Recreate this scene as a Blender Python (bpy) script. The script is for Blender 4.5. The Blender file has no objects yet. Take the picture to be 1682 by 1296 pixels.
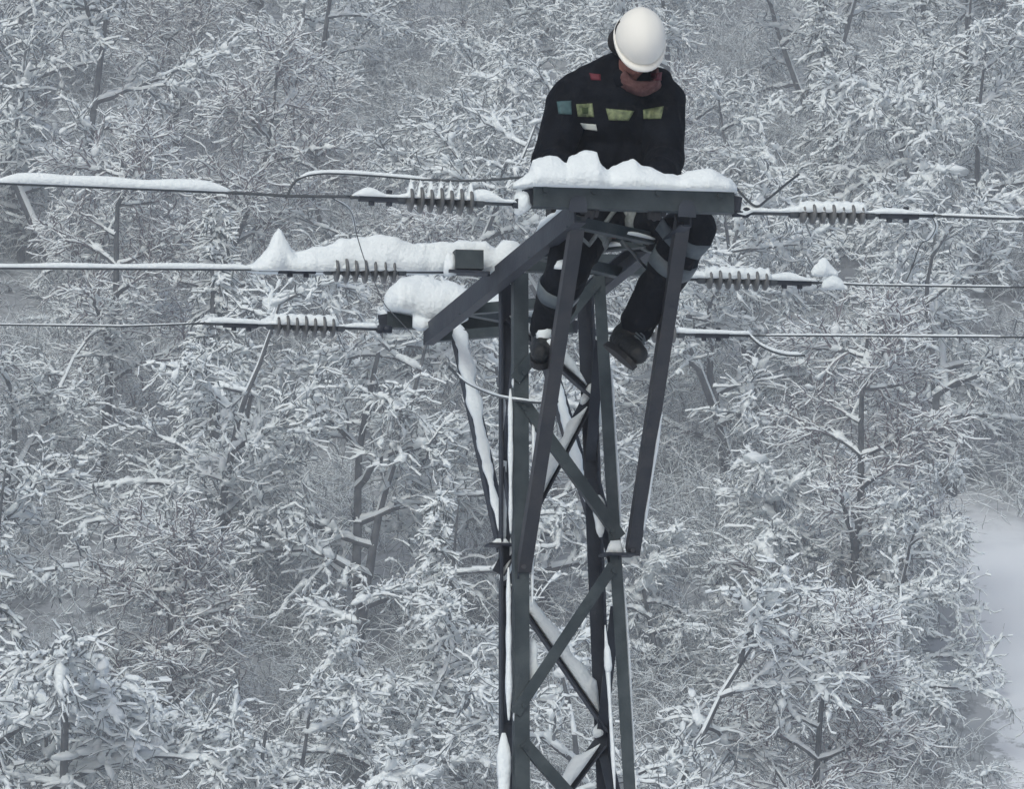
import bpy, bmesh, math, random
import numpy as np
from mathutils import Vector, Matrix, noise
from mathutils.bvhtree import BVHTree

R = math.radians
SC = bpy.context.scene
COL = SC.collection

# ------------------------------------------------------------------ camera
PITCH, YAW = R(7.6), R(11.0)          # camera tilt up, tower turned against the view
F_PX, DIST = 7600.0, 20.0            # focal length in photo pixels, metres to the tower
ZC = 7.5                              # height of the crossarm above the ground
CA, SA = math.cos(YAW), math.sin(YAW)
FW = Vector((0, math.cos(PITCH), math.sin(PITCH)))
UP = Vector((0, -math.sin(PITCH), math.cos(PITCH)))
RT = Vector((1, 0, 0))
CAM = Vector((0, 0, ZC)) - DIST * (FW + RT * (912 - 841) / F_PX + UP * (648 - 452) / F_PX)
cd = bpy.data.cameras.new('camera')
cam = bpy.data.objects.new('camera', cd); COL.objects.link(cam)
cam.location = CAM; cam.rotation_euler = (math.pi / 2 + PITCH, 0, 0)
cd.sensor_width = 36; cd.lens = F_PX / 1682 * 36
cd.clip_start = 1; cd.clip_end = 5000
SC.camera = cam

# ------------------------------------------------------------------ sky, sun, exposure
SUN_EL, SUN_AZ = 40, 200
w = bpy.data.worlds.new('World'); SC.world = w; w.use_nodes = True
nt = w.node_tree; bg = nt.nodes['Background']
sky = nt.nodes.new('ShaderNodeTexSky'); sky.sky_type = 'NISHITA'; sky.sun_disc = False
sky.sun_elevation = R(SUN_EL); sky.sun_rotation = R(SUN_AZ); sky.dust_density = 3; sky.air_density = 1.0; sky.ozone_density = 0.0
nt.links.new(sky.outputs[0], bg.inputs[0]); bg.inputs[1].default_value = 0.10
sd = bpy.data.lights.new('sun', 'SUN'); sd.energy = 1.0; sd.angle = R(25); sd.color = (.84, .985, 1)
so = bpy.data.objects.new('sun', sd); COL.objects.link(so)
sdir = Vector((math.sin(R(SUN_AZ)) * math.cos(R(SUN_EL)), math.cos(R(SUN_AZ)) * math.cos(R(SUN_EL)), math.sin(R(SUN_EL))))
so.rotation_euler = sdir.to_track_quat('Z', 'Y').to_euler()
SC.view_settings.view_transform = 'Standard'; SC.view_settings.look = 'None'
SC.view_settings.exposure = 0.17; SC.view_settings.gamma = 1.0
SC.cycles.max_bounces = 6; SC.cycles.diffuse_bounces = 3; SC.cycles.volume_bounces = 1
SC.cycles.use_denoising = True

# ------------------------------------------------------------------ helpers
def loc(u, v, z):                      # tower axes (line, crossarm, up) to world
    return Vector((u * CA - v * SA, u * SA + v * CA, z))
NV = Vector((-SA, CA, 0)); NU = Vector((CA, SA, 0)); ZV = Vector((0, 0, 1))
def ray(px, py):
    return FW + RT * (px - 841) / F_PX + UP * (648 - py) / F_PX
def at(px, py, v):                     # the point of the plane "v metres along the crossarm" seen at a photo pixel
    d = ray(px, py); return CAM + d * ((v - CAM.dot(NV)) / d.dot(NV))
def project(p):
    q = Vector(p) - CAM; k = q.dot(FW)
    return 841 + F_PX * q.dot(RT) / k, 648 - F_PX * q.dot(UP) / k

class MB:
    def __init__(s): s.v = []; s.f = []; s.m = []
    def add(s, vs, fs, mi=0):
        o = len(s.v); s.v += [tuple(p) for p in vs]; s.f += [tuple(i + o for i in f) for f in fs]; s.m += [mi] * len(fs)
    def extrude(s, p0, p1, prof, ax, ay, mi=0, scale1=1.0):
        n = len(prof)
        a = [p0 + ax * x + ay * y for x, y in prof]; b = [p1 + ax * (x * scale1) + ay * (y * scale1) for x, y in prof]
        s.add(a + b, [(i, (i + 1) % n, n + (i + 1) % n, n + i) for i in range(n)] + [tuple(range(n - 1, -1, -1)), tuple(range(n, 2 * n))], mi)
    def bar(s, p0, p1, wd, ht, up=ZV, mi=0, scale1=1.0):
        t = (p1 - p0).normalized(); ax = t.cross(up).normalized(); ay = ax.cross(t)
        s.extrude(p0, p1, [(-wd/2, -ht/2), (wd/2, -ht/2), (wd/2, ht/2), (-wd/2, ht/2)], ax, ay, mi, scale1)
    def angle(s, p0, p1, da, db, wd, th, mi=0):
        t = (p1 - p0).normalized(); a = (da - t * da.dot(t)).normalized(); b = (db - t * db.dot(t) - a * db.dot(a)).normalized()
        s.extrude(p0, p1, [(0, 0), (wd, 0), (wd, th), (th, th), (th, wd), (0, wd)], a, b, mi)
    def channel(s, p0, p1, flange, ht, fl, th, mi=0):
        t = (p1 - p0).normalized(); a = (flange - t * flange.dot(t)).normalized(); b = t.cross(a)
        if b.z < 0: b = -b
        h = ht / 2
        s.extrude(p0, p1, [(0, -h), (fl, -h), (fl, -h+th), (th, -h+th), (th, h-th), (fl, h-th), (fl, h), (0, h)], a, b, mi)
    def tube(s, pts, rad, n=8, mi=0):
        pts = [Vector(p) for p in pts]
        if not hasattr(rad, '__len__'): rad = [rad] * len(pts)
        base = len(s.v); ref = None
        for i, p in enumerate(pts):
            t = (pts[min(i+1, len(pts)-1)] - pts[max(i-1, 0)]).normalized()
            if ref is None:
                ref = t.cross(ZV) if abs(t.z) < .95 else t.cross(Vector((1, 0, 0)))
            ref = (ref - t * ref.dot(t)).normalized(); q = t.cross(ref)
            s.v += [tuple(p + (ref * math.cos(2*math.pi*k/n) + q * math.sin(2*math.pi*k/n)) * rad[i]) for k in range(n)]
        for i in range(len(pts) - 1):
            for k in range(n):
                s.f.append((base+i*n+k, base+i*n+(k+1) % n, base+(i+1)*n+(k+1) % n, base+(i+1)*n+k)); s.m.append(mi)
        s.f.append(tuple(base+k for k in range(n))); s.m.append(mi)
        e = base+(len(pts)-1)*n; s.f.append(tuple(e+k for k in range(n))); s.m.append(mi)
    def lathe(s, p0, axis, prof, n=20, mi=0):
        axis = axis.normalized(); a = axis.cross(ZV).normalized() if abs(axis.z) < .95 else Vector((1, 0, 0)); b = axis.cross(a); base = len(s.v)
        for x, r in prof:
            s.v += [tuple(p0 + axis*x + (a*math.cos(2*math.pi*k/n) + b*math.sin(2*math.pi*k/n))*max(r, 1e-4)) for k in range(n)]
        for i in range(len(prof)-1):
            for k in range(n):
                s.f.append((base+i*n+k, base+i*n+(k+1) % n, base+(i+1)*n+(k+1) % n, base+(i+1)*n+k)); s.m.append(mi)
    def ellipsoid(s, c, rx, ry, rz, frame=None, nu=16, nv=10, mi=0):
        fr = frame or (Vector((1, 0, 0)), Vector((0, 1, 0)), ZV); vs = []; fs = []
        for j in range(1, nv):
            th = math.pi*j/nv
            for k in range(nu):
                ph = 2*math.pi*k/nu
                vs.append(c + fr[0]*(rx*math.sin(th)*math.cos(ph)) + fr[1]*(ry*math.sin(th)*math.sin(ph)) + fr[2]*(rz*math.cos(th)))
        T, B = len(vs), len(vs)+1; vs += [c + fr[2]*rz, c - fr[2]*rz]
        for j in range(nv-2):
            for k in range(nu): fs.append((j*nu+k, (j+1)*nu+k, (j+1)*nu+(k+1) % nu, j*nu+(k+1) % nu))
        for k in range(nu):
            fs.append((T, k, (k+1) % nu)); fs.append((B, (nv-2)*nu+(k+1) % nu, (nv-2)*nu+k))
        s.add(vs, fs, mi)
    def limb(s, chain, n=14):                         # tapered cones with a ball at each joint (for remeshing)
        for i, (p, r) in enumerate(chain):
            s.ellipsoid(Vector(p), r, r, r)
            if i: s.tube([chain[i-1][0], p], [chain[i-1][1], r], n)
    def mesh(s, name, mats, smooth=False):
        me = bpy.data.meshes.new(name); me.from_pydata(s.v, [], s.f)
        for m in (mats if isinstance(mats, (list, tuple)) else [mats]): me.materials.append(m)
        me.polygons.foreach_set('material_index', s.m)
        bm = bmesh.new(); bm.from_mesh(me); bmesh.ops.recalc_face_normals(bm, faces=bm.faces); bm.to_mesh(me); bm.free()
        if smooth: me.polygons.foreach_set('use_smooth', [True] * len(me.polygons))
        return me
    def build(s, name, mats, parent=None, smooth=False):
        return link(name, s.mesh(name, mats, smooth), parent)

def link(name, data, parent=None):
    o = bpy.data.objects.new(name, data); COL.objects.link(o)
    if parent is not None:
        o.parent = parent; o.matrix_parent_inverse = WORLD_INV.get(parent.name, Matrix.Identity(4))
    return o
WORLD_INV = {}
def thing(name, label, cat, at_=(0, 0, 0), group=None):
    o = bpy.data.objects.new(name, None); COL.objects.link(o); o.location = at_; o.empty_display_size = .2
    WORLD_INV[o.name] = Matrix.Translation(-Vector(at_))
    return tag(o, label, cat, group)
def tag(o, label, cat, group=None):
    o['label'] = label; o['category'] = cat
    if group: o['group'] = group
    return o
def structure(o, kind='structure'): o['kind'] = kind; return o

# ------------------------------------------------------------------ materials
def mat(name, col, rough=.6, metal=0.0, noise_scale=None, col2=None, bump=0.0, bump_scale=40, detail=6, lo=.35, hi=.65, spec=.5):
    m = bpy.data.materials.new(name); m.use_nodes = True; t = m.node_tree; b = t.nodes['Principled BSDF']
    b.inputs['Base Color'].default_value = (*col, 1); b.inputs['Roughness'].default_value = rough; b.inputs['Metallic'].default_value = metal
    b.inputs['Specular IOR Level'].default_value = spec
    tc = t.nodes.new('ShaderNodeTexCoord')
    if noise_scale:
        n = t.nodes.new('ShaderNodeTexNoise'); n.inputs['Scale'].default_value = noise_scale; n.inputs['Detail'].default_value = detail
        r = t.nodes.new('ShaderNodeValToRGB'); r.color_ramp.elements[0].position = lo; r.color_ramp.elements[1].position = hi
        r.color_ramp.elements[0].color = (*col, 1); r.color_ramp.elements[1].color = (*(col2 or col), 1)
        t.links.new(tc.outputs['Object'], n.inputs['Vector']); t.links.new(n.outputs['Fac'], r.inputs[0]); t.links.new(r.outputs[0], b.inputs['Base Color'])
    if bump:
        n = t.nodes.new('ShaderNodeTexNoise'); n.inputs['Scale'].default_value = bump_scale; n.inputs['Detail'].default_value = 5
        bp = t.nodes.new('ShaderNodeBump'); bp.inputs['Strength'].default_value = bump; bp.inputs['Distance'].default_value = .02
        t.links.new(tc.outputs['Object'], n.inputs['Vector']); t.links.new(n.outputs['Fac'], bp.inputs['Height']); t.links.new(bp.outputs[0], b.inputs['Normal'])
    return m
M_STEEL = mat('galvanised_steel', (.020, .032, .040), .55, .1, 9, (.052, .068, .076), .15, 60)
M_STEEL_DARK = mat('shaded_steel', (.014, .019, .033), .6, .1, 7, (.032, .040, .055), .15, 60)  # darker copy of the steel: unlit look of the rear members put into the colour
M_STEEL_BROWN = mat('brownish_steel', (.028, .033, .044), .6, .1, 7, (.052, .053, .06), .15, 60)
M_SNOW = mat('fresh_snow', (.83, .88, .90), .8, 0, None, None, .4, 55, spec=.15)
M_SNOWTREE = mat('tree_snow', (.89, .94, .96), .8, 0, None, None, spec=.1)
M_BARK = mat('dark_bark', (.035, .038, .042), .9, 0, 6, (.12, .13, .14), spec=.1)
M_TWIG = mat('frosted_twig', (.085, .095, .105), .9, 0, 3, (.24, .26, .275), spec=.1)
M_TWIG_RED = mat('reddish_twig', (.13, .105, .12), .9, 0, 3, (.25, .215, .235), spec=.1)
M_NEEDLE = mat('frosted_needle', (.05, .07, .065), .9, 0, 3, (.1, .12, .12), spec=.1)
M_CERAMIC = mat('insulator_glaze', (.09, .095, .1), .3, 0, 10, (.16, .165, .17))
M_WIRE = mat('conductor_wire', (.09, .1, .11), .5, .4)
M_JACKET = mat('navy_jacket', (.002, .003, .006), .85, 0, 14, (.006, .008, .013), .5, 26, spec=.15)
M_TROUSER = mat('navy_trousers', (.002, .003, .006), .85, 0, 14, (.006, .008, .013), .5, 26, spec=.15)
M_BOOT = mat('black_boot', (.003, .005, .007), .6, 0, 20, (.009, .012, .015), .3, 60)
M_GLOVE = mat('dark_glove', (.03, .03, .035), .8, 0, None, None, .3, 60)
M_SKIN = mat('skin', (.30, .125, .10), .55, 0, 30, (.36, .17, .14))
M_HELMET = mat('helmet_plastic', (.84, .82, .76), .55, 0, 5, (.86, .84, .79), spec=.25)
M_STRAP = mat('strap', (.01, .011, .014), .7)
M_STRAPGREY = mat('grey_webbing', (.16, .18, .18), .8, 0, 60, (.24, .26, .26))
M_LIME = mat('lime_reflective', (.22, .26, .13), .5, 0, 70, (.09, .115, .06))
M_TEAL = mat('teal_badge', (.05, .11, .12), .7, 0, 60, (.03, .07, .08))
M_GREYREFL = mat('grey_reflective', (.075, .095, .115), .5, 0, 40, (.10, .125, .14))
M_WHITEP = mat('white_patch', (.55, .58, .55), .7)
M_RED = mat('red_piping', (.11, .010, .022), .7)
M_HAIR = mat('dark_hair', (.012, .011, .012), .8)

# ------------------------------------------------------------------ setting: ground and hillside
HILL_Y, HILL_S, HILL_TOP = 127.0, .50, 320.0
def ground(x, y):
    t = min(max(y - HILL_Y, -14), HILL_TOP - HILL_Y)
    s = t + 14
    h = HILL_S * (s * s / 56 if s < 28 else t)
    h += 1.2 * noise.noise(Vector((x * .035, y * .03, 3.1))) * min(1, max(0, (y - 80) / 60)) + .35 * noise.noise(Vector((x * .16, y * .16, 7.7)))
    if y > HILL_TOP: h -= .25 * (y - HILL_TOP)
    return h - .2 * noise.noise(Vector((0, 0, 7.7)))
def clearing(x, y):                       # the open snowfield low on the right
    e = 18.4 + .7 * math.sin(y * .3)
    return y < 178 and x > e
def ground_at(px, py):                    # where the ray of a pixel meets the hillside
    d = ray(px, py); t = 100.0
    while t < 480:
        p = CAM + d * t
        if p.z < ground(p.x, p.y): return p
        t += .25
    return CAM + d * 350
def ground_sheet():
    ys = list(np.arange(-120, 20, 10.0)) + list(np.arange(20, 90, 6)) + list(np.arange(90, 300, 1.75)) + list(np.arange(300, 640, 16.0))
    xs = list(np.arange(-390, -48, 18.0)) + list(np.arange(-48, 48, 1.6)) + list(np.arange(48, 391, 18.0))
    mb = MB(); nx = len(xs)
    mb.v = [(x, y, ground(x, y)) for y in ys for x in xs]
    mb.f = [(j*nx+i, j*nx+i+1, (j+1)*nx+i+1, (j+1)*nx+i) for j in range(len(ys)-1) for i in range(nx-1)]
    mb.m = [0] * len(mb.f)
    m = bpy.data.materials.new('snowy_forest_floor'); m.use_nodes = True; t = m.node_tree; b = t.nodes['Principled BSDF']
    b.inputs['Roughness'].default_value = .85; b.inputs['Specular IOR Level'].default_value = .1
    g = t.nodes.new('ShaderNodeNewGeometry'); sep = t.nodes.new('ShaderNodeSeparateXYZ'); t.links.new(g.outputs['Position'], sep.inputs[0])
    def math_(op, a, bb):
        n = t.nodes.new('ShaderNodeMath'); n.operation = op
        for i, q in enumerate((a, bb)):
            if isinstance(q, (int, float)): n.inputs[i].default_value = q
            else: t.links.new(q, n.inputs[i])
        return n.outputs[0]
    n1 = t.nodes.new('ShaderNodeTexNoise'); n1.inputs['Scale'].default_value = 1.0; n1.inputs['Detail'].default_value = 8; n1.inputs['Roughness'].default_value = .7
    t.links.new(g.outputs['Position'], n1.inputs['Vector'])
    # litter and brush tone, with the wood's shade painted in, left of the clearing's edge and above the foot of the hill
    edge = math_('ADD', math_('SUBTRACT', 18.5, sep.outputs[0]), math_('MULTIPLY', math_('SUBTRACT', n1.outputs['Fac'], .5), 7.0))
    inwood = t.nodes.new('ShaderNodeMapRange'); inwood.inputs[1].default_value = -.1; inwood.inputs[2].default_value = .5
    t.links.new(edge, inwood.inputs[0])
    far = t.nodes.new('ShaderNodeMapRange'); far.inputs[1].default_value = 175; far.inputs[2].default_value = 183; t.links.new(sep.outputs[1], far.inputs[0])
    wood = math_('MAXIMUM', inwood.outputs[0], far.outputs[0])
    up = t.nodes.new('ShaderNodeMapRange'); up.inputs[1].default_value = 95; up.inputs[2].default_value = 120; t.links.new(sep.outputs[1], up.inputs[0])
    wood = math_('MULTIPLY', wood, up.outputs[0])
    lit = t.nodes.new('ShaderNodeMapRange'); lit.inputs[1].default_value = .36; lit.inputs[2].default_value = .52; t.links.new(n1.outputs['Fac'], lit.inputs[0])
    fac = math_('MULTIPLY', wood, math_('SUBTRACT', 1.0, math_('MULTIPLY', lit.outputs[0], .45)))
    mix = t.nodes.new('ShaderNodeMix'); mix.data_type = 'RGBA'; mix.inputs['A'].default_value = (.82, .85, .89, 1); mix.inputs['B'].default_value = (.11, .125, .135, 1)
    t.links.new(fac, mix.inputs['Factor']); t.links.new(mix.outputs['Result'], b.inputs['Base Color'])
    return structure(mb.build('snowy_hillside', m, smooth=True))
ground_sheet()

# ------------------------------------------------------------------ trees
def seg_mesh(name, segs, mats, extra=None):
    """segs: rows p0(3) p1(3) r0 r1 snow material; each becomes a five sided stick, wood below and snow on top"""
    a = np.array(segs, dtype=np.float64); p0, p1 = a[:, 0:3], a[:, 3:6]; r0, r1, sn, mi = a[:, 6], a[:, 7], a[:, 8], a[:, 9].astype(int)
    t = p1 - p0; L = np.linalg.norm(t, axis=1, keepdims=True); t = t / np.maximum(L, 1e-6)
    s = np.cross(t, np.array([0, 0, 1.0])); sl = np.linalg.norm(s, axis=1, keepdims=True)
    s = np.where(sl > .05, s / np.maximum(sl, 1e-6), np.array([[1.0, 0, 0]])); u = np.cross(s, t)
    n = len(a); V = np.empty((n, 10, 3))
    for k, (p, r) in enumerate(((p0, r0), (p1, r1))):
        r = r[:, None]; h = sn[:, None] * (1 if k == 0 else .85)
        V[:, k*5+0] = p - s*(r + h*.30) + u*h*.10
        V[:, k*5+1] = p - u*r
        V[:, k*5+2] = p + s*(r + h*.30) + u*h*.10
        V[:, k*5+3] = p + s*(r*.7 + h*.24) + u*(r*.7 + h*.75)
        V[:, k*5+4] = p - s*(r*.6 + h*.16) + u*(r*.8 + h)
    base = (np.arange(n) * 10)[:, None]; F = []
    for k in range(5):
        F.append(base + np.array([[k, (k+1) % 5, 5+(k+1) % 5, 5+k]]))
    F = np.stack(F, axis=1).reshape(-1, 4); M = np.stack([mi, mi, *([np.where(sn > .004, 0, mi)]*3)], axis=1).reshape(-1)
    V = V.reshape(-1, 3); tri = extra[1] if extra is not None else []
    if extra is not None: V = np.concatenate([V, extra[0]])
    nv0 = n*10; starts = np.arange(len(F))*4; tot = np.full(len(F), 4); idx = F.reshape(-1)
    if len(tri):
        tl = np.full(len(tri), 3); starts = np.concatenate([starts, len(idx) + np.concatenate([[0], np.cumsum(tl)[:-1]])]); tot = np.concatenate([tot, tl])
        idx = np.concatenate([idx, (tri + nv0).reshape(-1)]); M = np.concatenate([M, np.zeros(len(tri), int)])
    me = bpy.data.meshes.new(name); me.vertices.add(len(V)); me.vertices.foreach_set('co', V.reshape(-1))
    me.loops.add(len(idx)); me.loops.foreach_set('vertex_index', idx.astype(np.int32))
    me.polygons.add(len(starts)); me.polygons.foreach_set('loop_start', starts.astype(np.int32)); me.polygons.foreach_set('loop_total', tot.astype(np.int32))
    for m in mats: me.materials.append(m)
    me.polygons.foreach_set('use_smooth', np.ones(len(starts), bool)); me.polygons.foreach_set('material_index', M.astype(np.int32)); me.update(calc_edges=True)
    return me

def ico():
    bm = bmesh.new(); bmesh.ops.create_icosphere(bm, subdivisions=2, radius=1); bm.verts.ensure_lookup_table()
    v = np.array([tuple(q.co) for q in bm.verts]); f = np.array([[q.index for q in g.verts] for g in bm.faces]); bm.free(); return v, f
ICO_V, ICO_F = ico(); PUFFS = []
for o_ in range(12):
    v = ICO_V * np.array([[1 + .75*noise.noise(Vector(p)*1.5 + Vector((o_*7.3, 0, 0))) + .3*noise.noise(Vector(p)*3.4 + Vector((0, o_*3.1, 0)))] for p in ICO_V]); v[:, 2] = np.where(v[:, 2] < 0, v[:, 2]*.45, v[:, 2]); PUFFS.append(v)
def puff_mesh(rows, seed):
    """rows: centre(3) direction(3) half length, half width, half height: soft pads of snow lying along branches"""
    rs = np.random.RandomState(seed); V = []; F = []; n = len(ICO_V)
    for i, (x, y, z, dx, dy, dz, a, b, h) in enumerate(rows):
        d = np.array((dx, dy, dz)); s = np.cross(d, (0, 0, 1.0)); l = np.linalg.norm(s); s = s/l if l > .1 else np.array((1.0, 0, 0)); u = np.cross(s, d); p = PUFFS[rs.randint(12)]
        V.append((x, y, z) + p[:, :1]*a*d*rs.choice((-1, 1)) + p[:, 1:2]*b*s*rs.choice((-1, 1)) + p[:, 2:]*h*u); F.append(ICO_F + n*i)
    return np.concatenate(V), np.concatenate(F)
def unit(x, y, z):
    l = math.sqrt(x*x + y*y + z*z) or 1; return x/l, y/l, z/l
def stick(rng, out, p, d, length, r0, r1, n, wob, droop, snow, mi, rec=None):
    x, y, z = p; dx, dy, dz = d; st = length / n
    for i in range(n):
        dx += rng.gauss(0, wob); dy += rng.gauss(0, wob); dz += rng.gauss(0, wob*.8) - droop
        dx, dy, dz = unit(dx, dy, dz)
        q = (x + dx*st, y + dy*st, z + dz*st); hz = math.sqrt(dx*dx + dy*dy)
        ra, rb = r0 + (r1-r0)*i/n, r0 + (r1-r0)*(i+1)/n
        h = snow * max(0, hz*1.15 - .25) * rng.uniform(.35, 1.35) if rng.random() > .12 else 0.0
        out.append((x, y, z, *q, ra, rb, h, mi))
        if rec is not None: rec.append(((x, y, z), q, (dx, dy, dz), rb, (i+1)/n))
        x, y, z = q
    return (x, y, z), (dx, dy, dz)
def side_dir(rng, d, ang, flat=.6):
    a = unit(rng.gauss(0, 1), rng.gauss(0, 1), rng.gauss(0, 1)*flat + .12)
    k = a[0]*d[0] + a[1]*d[1] + a[2]*d[2]
    a = unit(a[0]-k*d[0], a[1]-k*d[1], a[2]-k*d[2]); c, s = math.cos(ang), math.sin(ang)
    return unit(d[0]*c + a[0]*s, d[1]*c + a[1]*s, d[2]*c + a[2]*s)
def pad(rng, out, rec, r, i=None):
    a, b, d, r_, f = rec[rng.randrange(len(rec)) if i is None else i]; t = rng.random(); r *= rng.uniform(.6, 1.4)
    out.append((a[0]+(b[0]-a[0])*t, a[1]+(b[1]-a[1])*t, a[2]+(b[2]-a[2])*t + r_*.6, *d, r*rng.uniform(1.0, 2.0), r*rng.uniform(.6, 1.1), r*rng.uniform(.55, 1.0)))

# material slots of every tree mesh: 0 snow, 1 bark, 2 twig
def broad_tree(seed, H=7.0, spread=2.6, snow=.075, twig=1.0, droop=.05, lumps=14, upright=.5, limbs=15, stems=2, big=0):
    rng = random.Random(seed); trunk = []; crown = []; mb = []; nodes = []
    for s in range(stems):
        rec = []; a = rng.uniform(0, 6.28); lean = rng.uniform(.08, .3) if stems > 1 else .07
        stick(rng, trunk, (0, 0, -.3), unit(math.cos(a)*lean, math.sin(a)*lean, 1), H*rng.uniform(.72, .95), .11, .025, 12, .07, -.015, snow*.9, 1, rec); nodes.append(rec)
    for i in range(limbs):
        rec = nodes[i % len(nodes)]; f = .14 + .84*(i+.5)/limbs; nd = rec[min(len(rec)-1, int(f*len(rec)))]
        a = i*2.4 + rng.uniform(-.5, .5); el = rng.uniform(.1, .9)*upright + .25*f
        d = unit(math.cos(a), math.sin(a), el); ln = spread*(1.08 - .62*f)*rng.uniform(.75, 1.2); lrec = []
        stick(rng, trunk, nd[1], d, ln, min(.05, nd[3]*.75)+.008, .015, 8, .13, droop*.6, snow*1.1, 1, lrec)
        for j in range(8):
            q = lrec[min(7, 1 + j*7//8)]; d2 = side_dir(rng, q[2], rng.uniform(.5, 1.1)); brec = []
            stick(rng, crown, q[1], d2, rng.uniform(.45, 1.0)*(1.15-.5*q[4])*spread/2.6, .02, .009, 5, .16, droop, snow, 2, brec)
            for _ in range(int(lumps*.1 + rng.random())): pad(rng, mb, brec, .065)
            if big and f > .6:
                for _ in range(3): pad(rng, mb, brec, .11*big)
            for k in range(7):
                b = brec[min(4, k*5//7)]; d3 = side_dir(rng, b[2], rng.uniform(.4, 1.1)); trec = []
                stick(rng, crown, b[1], d3, rng.uniform(.22, .60), .010, .005, 4, .28, droop*1.2, snow*.8, 2, trec)
                if rng.random() < lumps*.03: pad(rng, mb, trec, .045)
                for l in range(int(3*twig + rng.random())):
                    c = trec[rng.randrange(4)]
                    stick(rng, crown, c[1], side_dir(rng, c[2], rng.uniform(.4, 1.1), .9), rng.uniform(.10, .30), .006, .003, 2, .35, droop, snow*.6, 2)
        for _ in range(int(lumps*.25 + rng.random())): pad(rng, mb, lrec, .085)
        if big and f > .6:
            for _ in range(18): pad(rng, mb, lrec, .15*big)
    return trunk, crown, mb
def conifer(seed, H=6.0, spread=1.1, snow=.075):
    rng = random.Random(seed); trunk = []; crown = []; mb = []; rec = []
    stick(rng, trunk, (0, 0, -.3), (0, 0, 1), H, .12, .015, 14, .012, 0, 0, 1, rec)
    n = int(H*9)
    for i in range(n):
        f = .06 + .92*i/n; z = f*H; a = i*2.4 + rng.uniform(-.4, .4); ln = spread*(1.04-f)**.8*rng.uniform(.7, 1.15)+.12; br = []
        stick(rng, crown, (0, 0, z), unit(math.cos(a), math.sin(a), .1), ln, .022, .008, 6, .05, .16, snow*1.25, 2, br)
        for q in br:
            for k in range(4):
                stick(rng, crown, q[1], side_dir(rng, q[2], rng.uniform(.5, 1.1), .3), rng.uniform(.15, .4)*(1.1-q[4]*.5), .012, .005, 2, .12, .22, snow*.7, 2)
        for _ in range(4): pad(rng, mb, br, .06)
    return trunk, crown, mb
def brush(seed, n=30, H=1.5, snow=.036):
    rng = random.Random(seed); out = []
    for i in range(n):
        a = rng.uniform(0, 6.28); rr = rng.uniform(0, .8); rec = []; l = rng.uniform(.4, 1)*H
        stick(rng, out, (rr*math.cos(a), rr*math.sin(a), -.05), unit(rng.gauss(0, .5), rng.gauss(0, .5), 1), l, .014, .006, 4, .2, .12, snow, 2, rec)
        for q in rec[1:]:
            for k in range(3): stick(rng, out, q[1], side_dir(rng, q[2], rng.uniform(.5, 1.2)), rng.uniform(.2, .5), .009, .005, 2, .25, .1, snow*.8, 2)
    return out

MATS_GREY = [M_SNOWTREE, M_BARK, M_TWIG]; MATS_RED = [M_SNOWTREE, M_BARK, M_TWIG_RED]; MATS_FIR = [M_SNOWTREE, M_BARK, M_NEEDLE]
def protos(kind, gens, mats):
    res = []
    for t, c, mb in gens:
        res.append((seg_mesh('trunk', t, mats), seg_mesh('crown', c, mats, puff_mesh(mb, len(res)))))
    return res
PROTO = {
    'broad': protos('broad', [broad_tree(s, 6.6+.4*(s % 3), 2.7, .065, .8, .06, 30) for s in (1, 2, 3, 4)], MATS_GREY),
    'laden': protos('laden', [broad_tree(s, 5.6, 2.8, .08, .8, .11, 80) for s in (11, 12)], MATS_GREY),
    'heavy': protos('heavy', [broad_tree(s, 6.6, 1.9, .08, .7, .1, 30, .6, 16, 1, .95) for s in (41, 42)], MATS_GREY),
    'red': protos('red', [broad_tree(s, 7.0, 2.0, .05, 1.2, .02, 5, 1.1, 17, 1) for s in (21, 22, 23)], MATS_RED),
    'fir': protos('fir', [conifer(s) for s in (31, 32)], MATS_FIR),
}
TREES = []
def plant(name, kind, x, y, scale, rot, label, cat, group=None, sz=1.0, sink=0.0):
    pr = PROTO[kind]; a = pr[len(TREES) % len(pr)]
    o = bpy.data.objects.new(name, None); COL.objects.link(o); o.location = (x, y, ground(x, y) - sink)
    o.rotation_euler = (0, 0, rot); o.scale = (scale, scale, scale*sz); tag(o, label, cat, group)
    for nm, me in zip(('trunk', 'crown'), a):
        if me is None: continue
        c = bpy.data.objects.new(nm, me); COL.objects.link(c); c.parent = o
    TREES.append(o); return o
KIND_WORDS = {'broad': ('snow_laden_tree', 'grey spreading snow-lined tree', 'tree'),
              'laden': ('snow_laden_tree', 'broad thickly snow-bowed tree', 'tree'),
              'red': ('slender_tree', 'slender reddish bare tree', 'tree'),
              'heavy': ('snow_laden_tree', 'tree with its top heaped in white snow', 'tree'),
              'fir': ('snowy_fir', 'small dark snowy fir', 'fir tree')}
ROWS = [(150, 'at the very top'), (300, 'above all conductors'), (440, 'between upper conductors'), (545, 'between lower conductors'),
        (720, 'just below the conductors'), (900, 'level with the braces'), (1090, 'level with lattice crossing'), (9999, 'at the bottom')]
COLS = [(120, 'at the left edge'), (330, 'well left of the insulators'), (500, 'beside the leftmost insulator string'), (680, 'in line with left insulators'), (840, 'close left of the tower'), (1060, 'behind the tower'),
        (1230, 'close right of the tower'), (1420, 'in line with right insulators'), (1580, 'right of all insulators'), (9999, 'at the right edge')]
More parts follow.
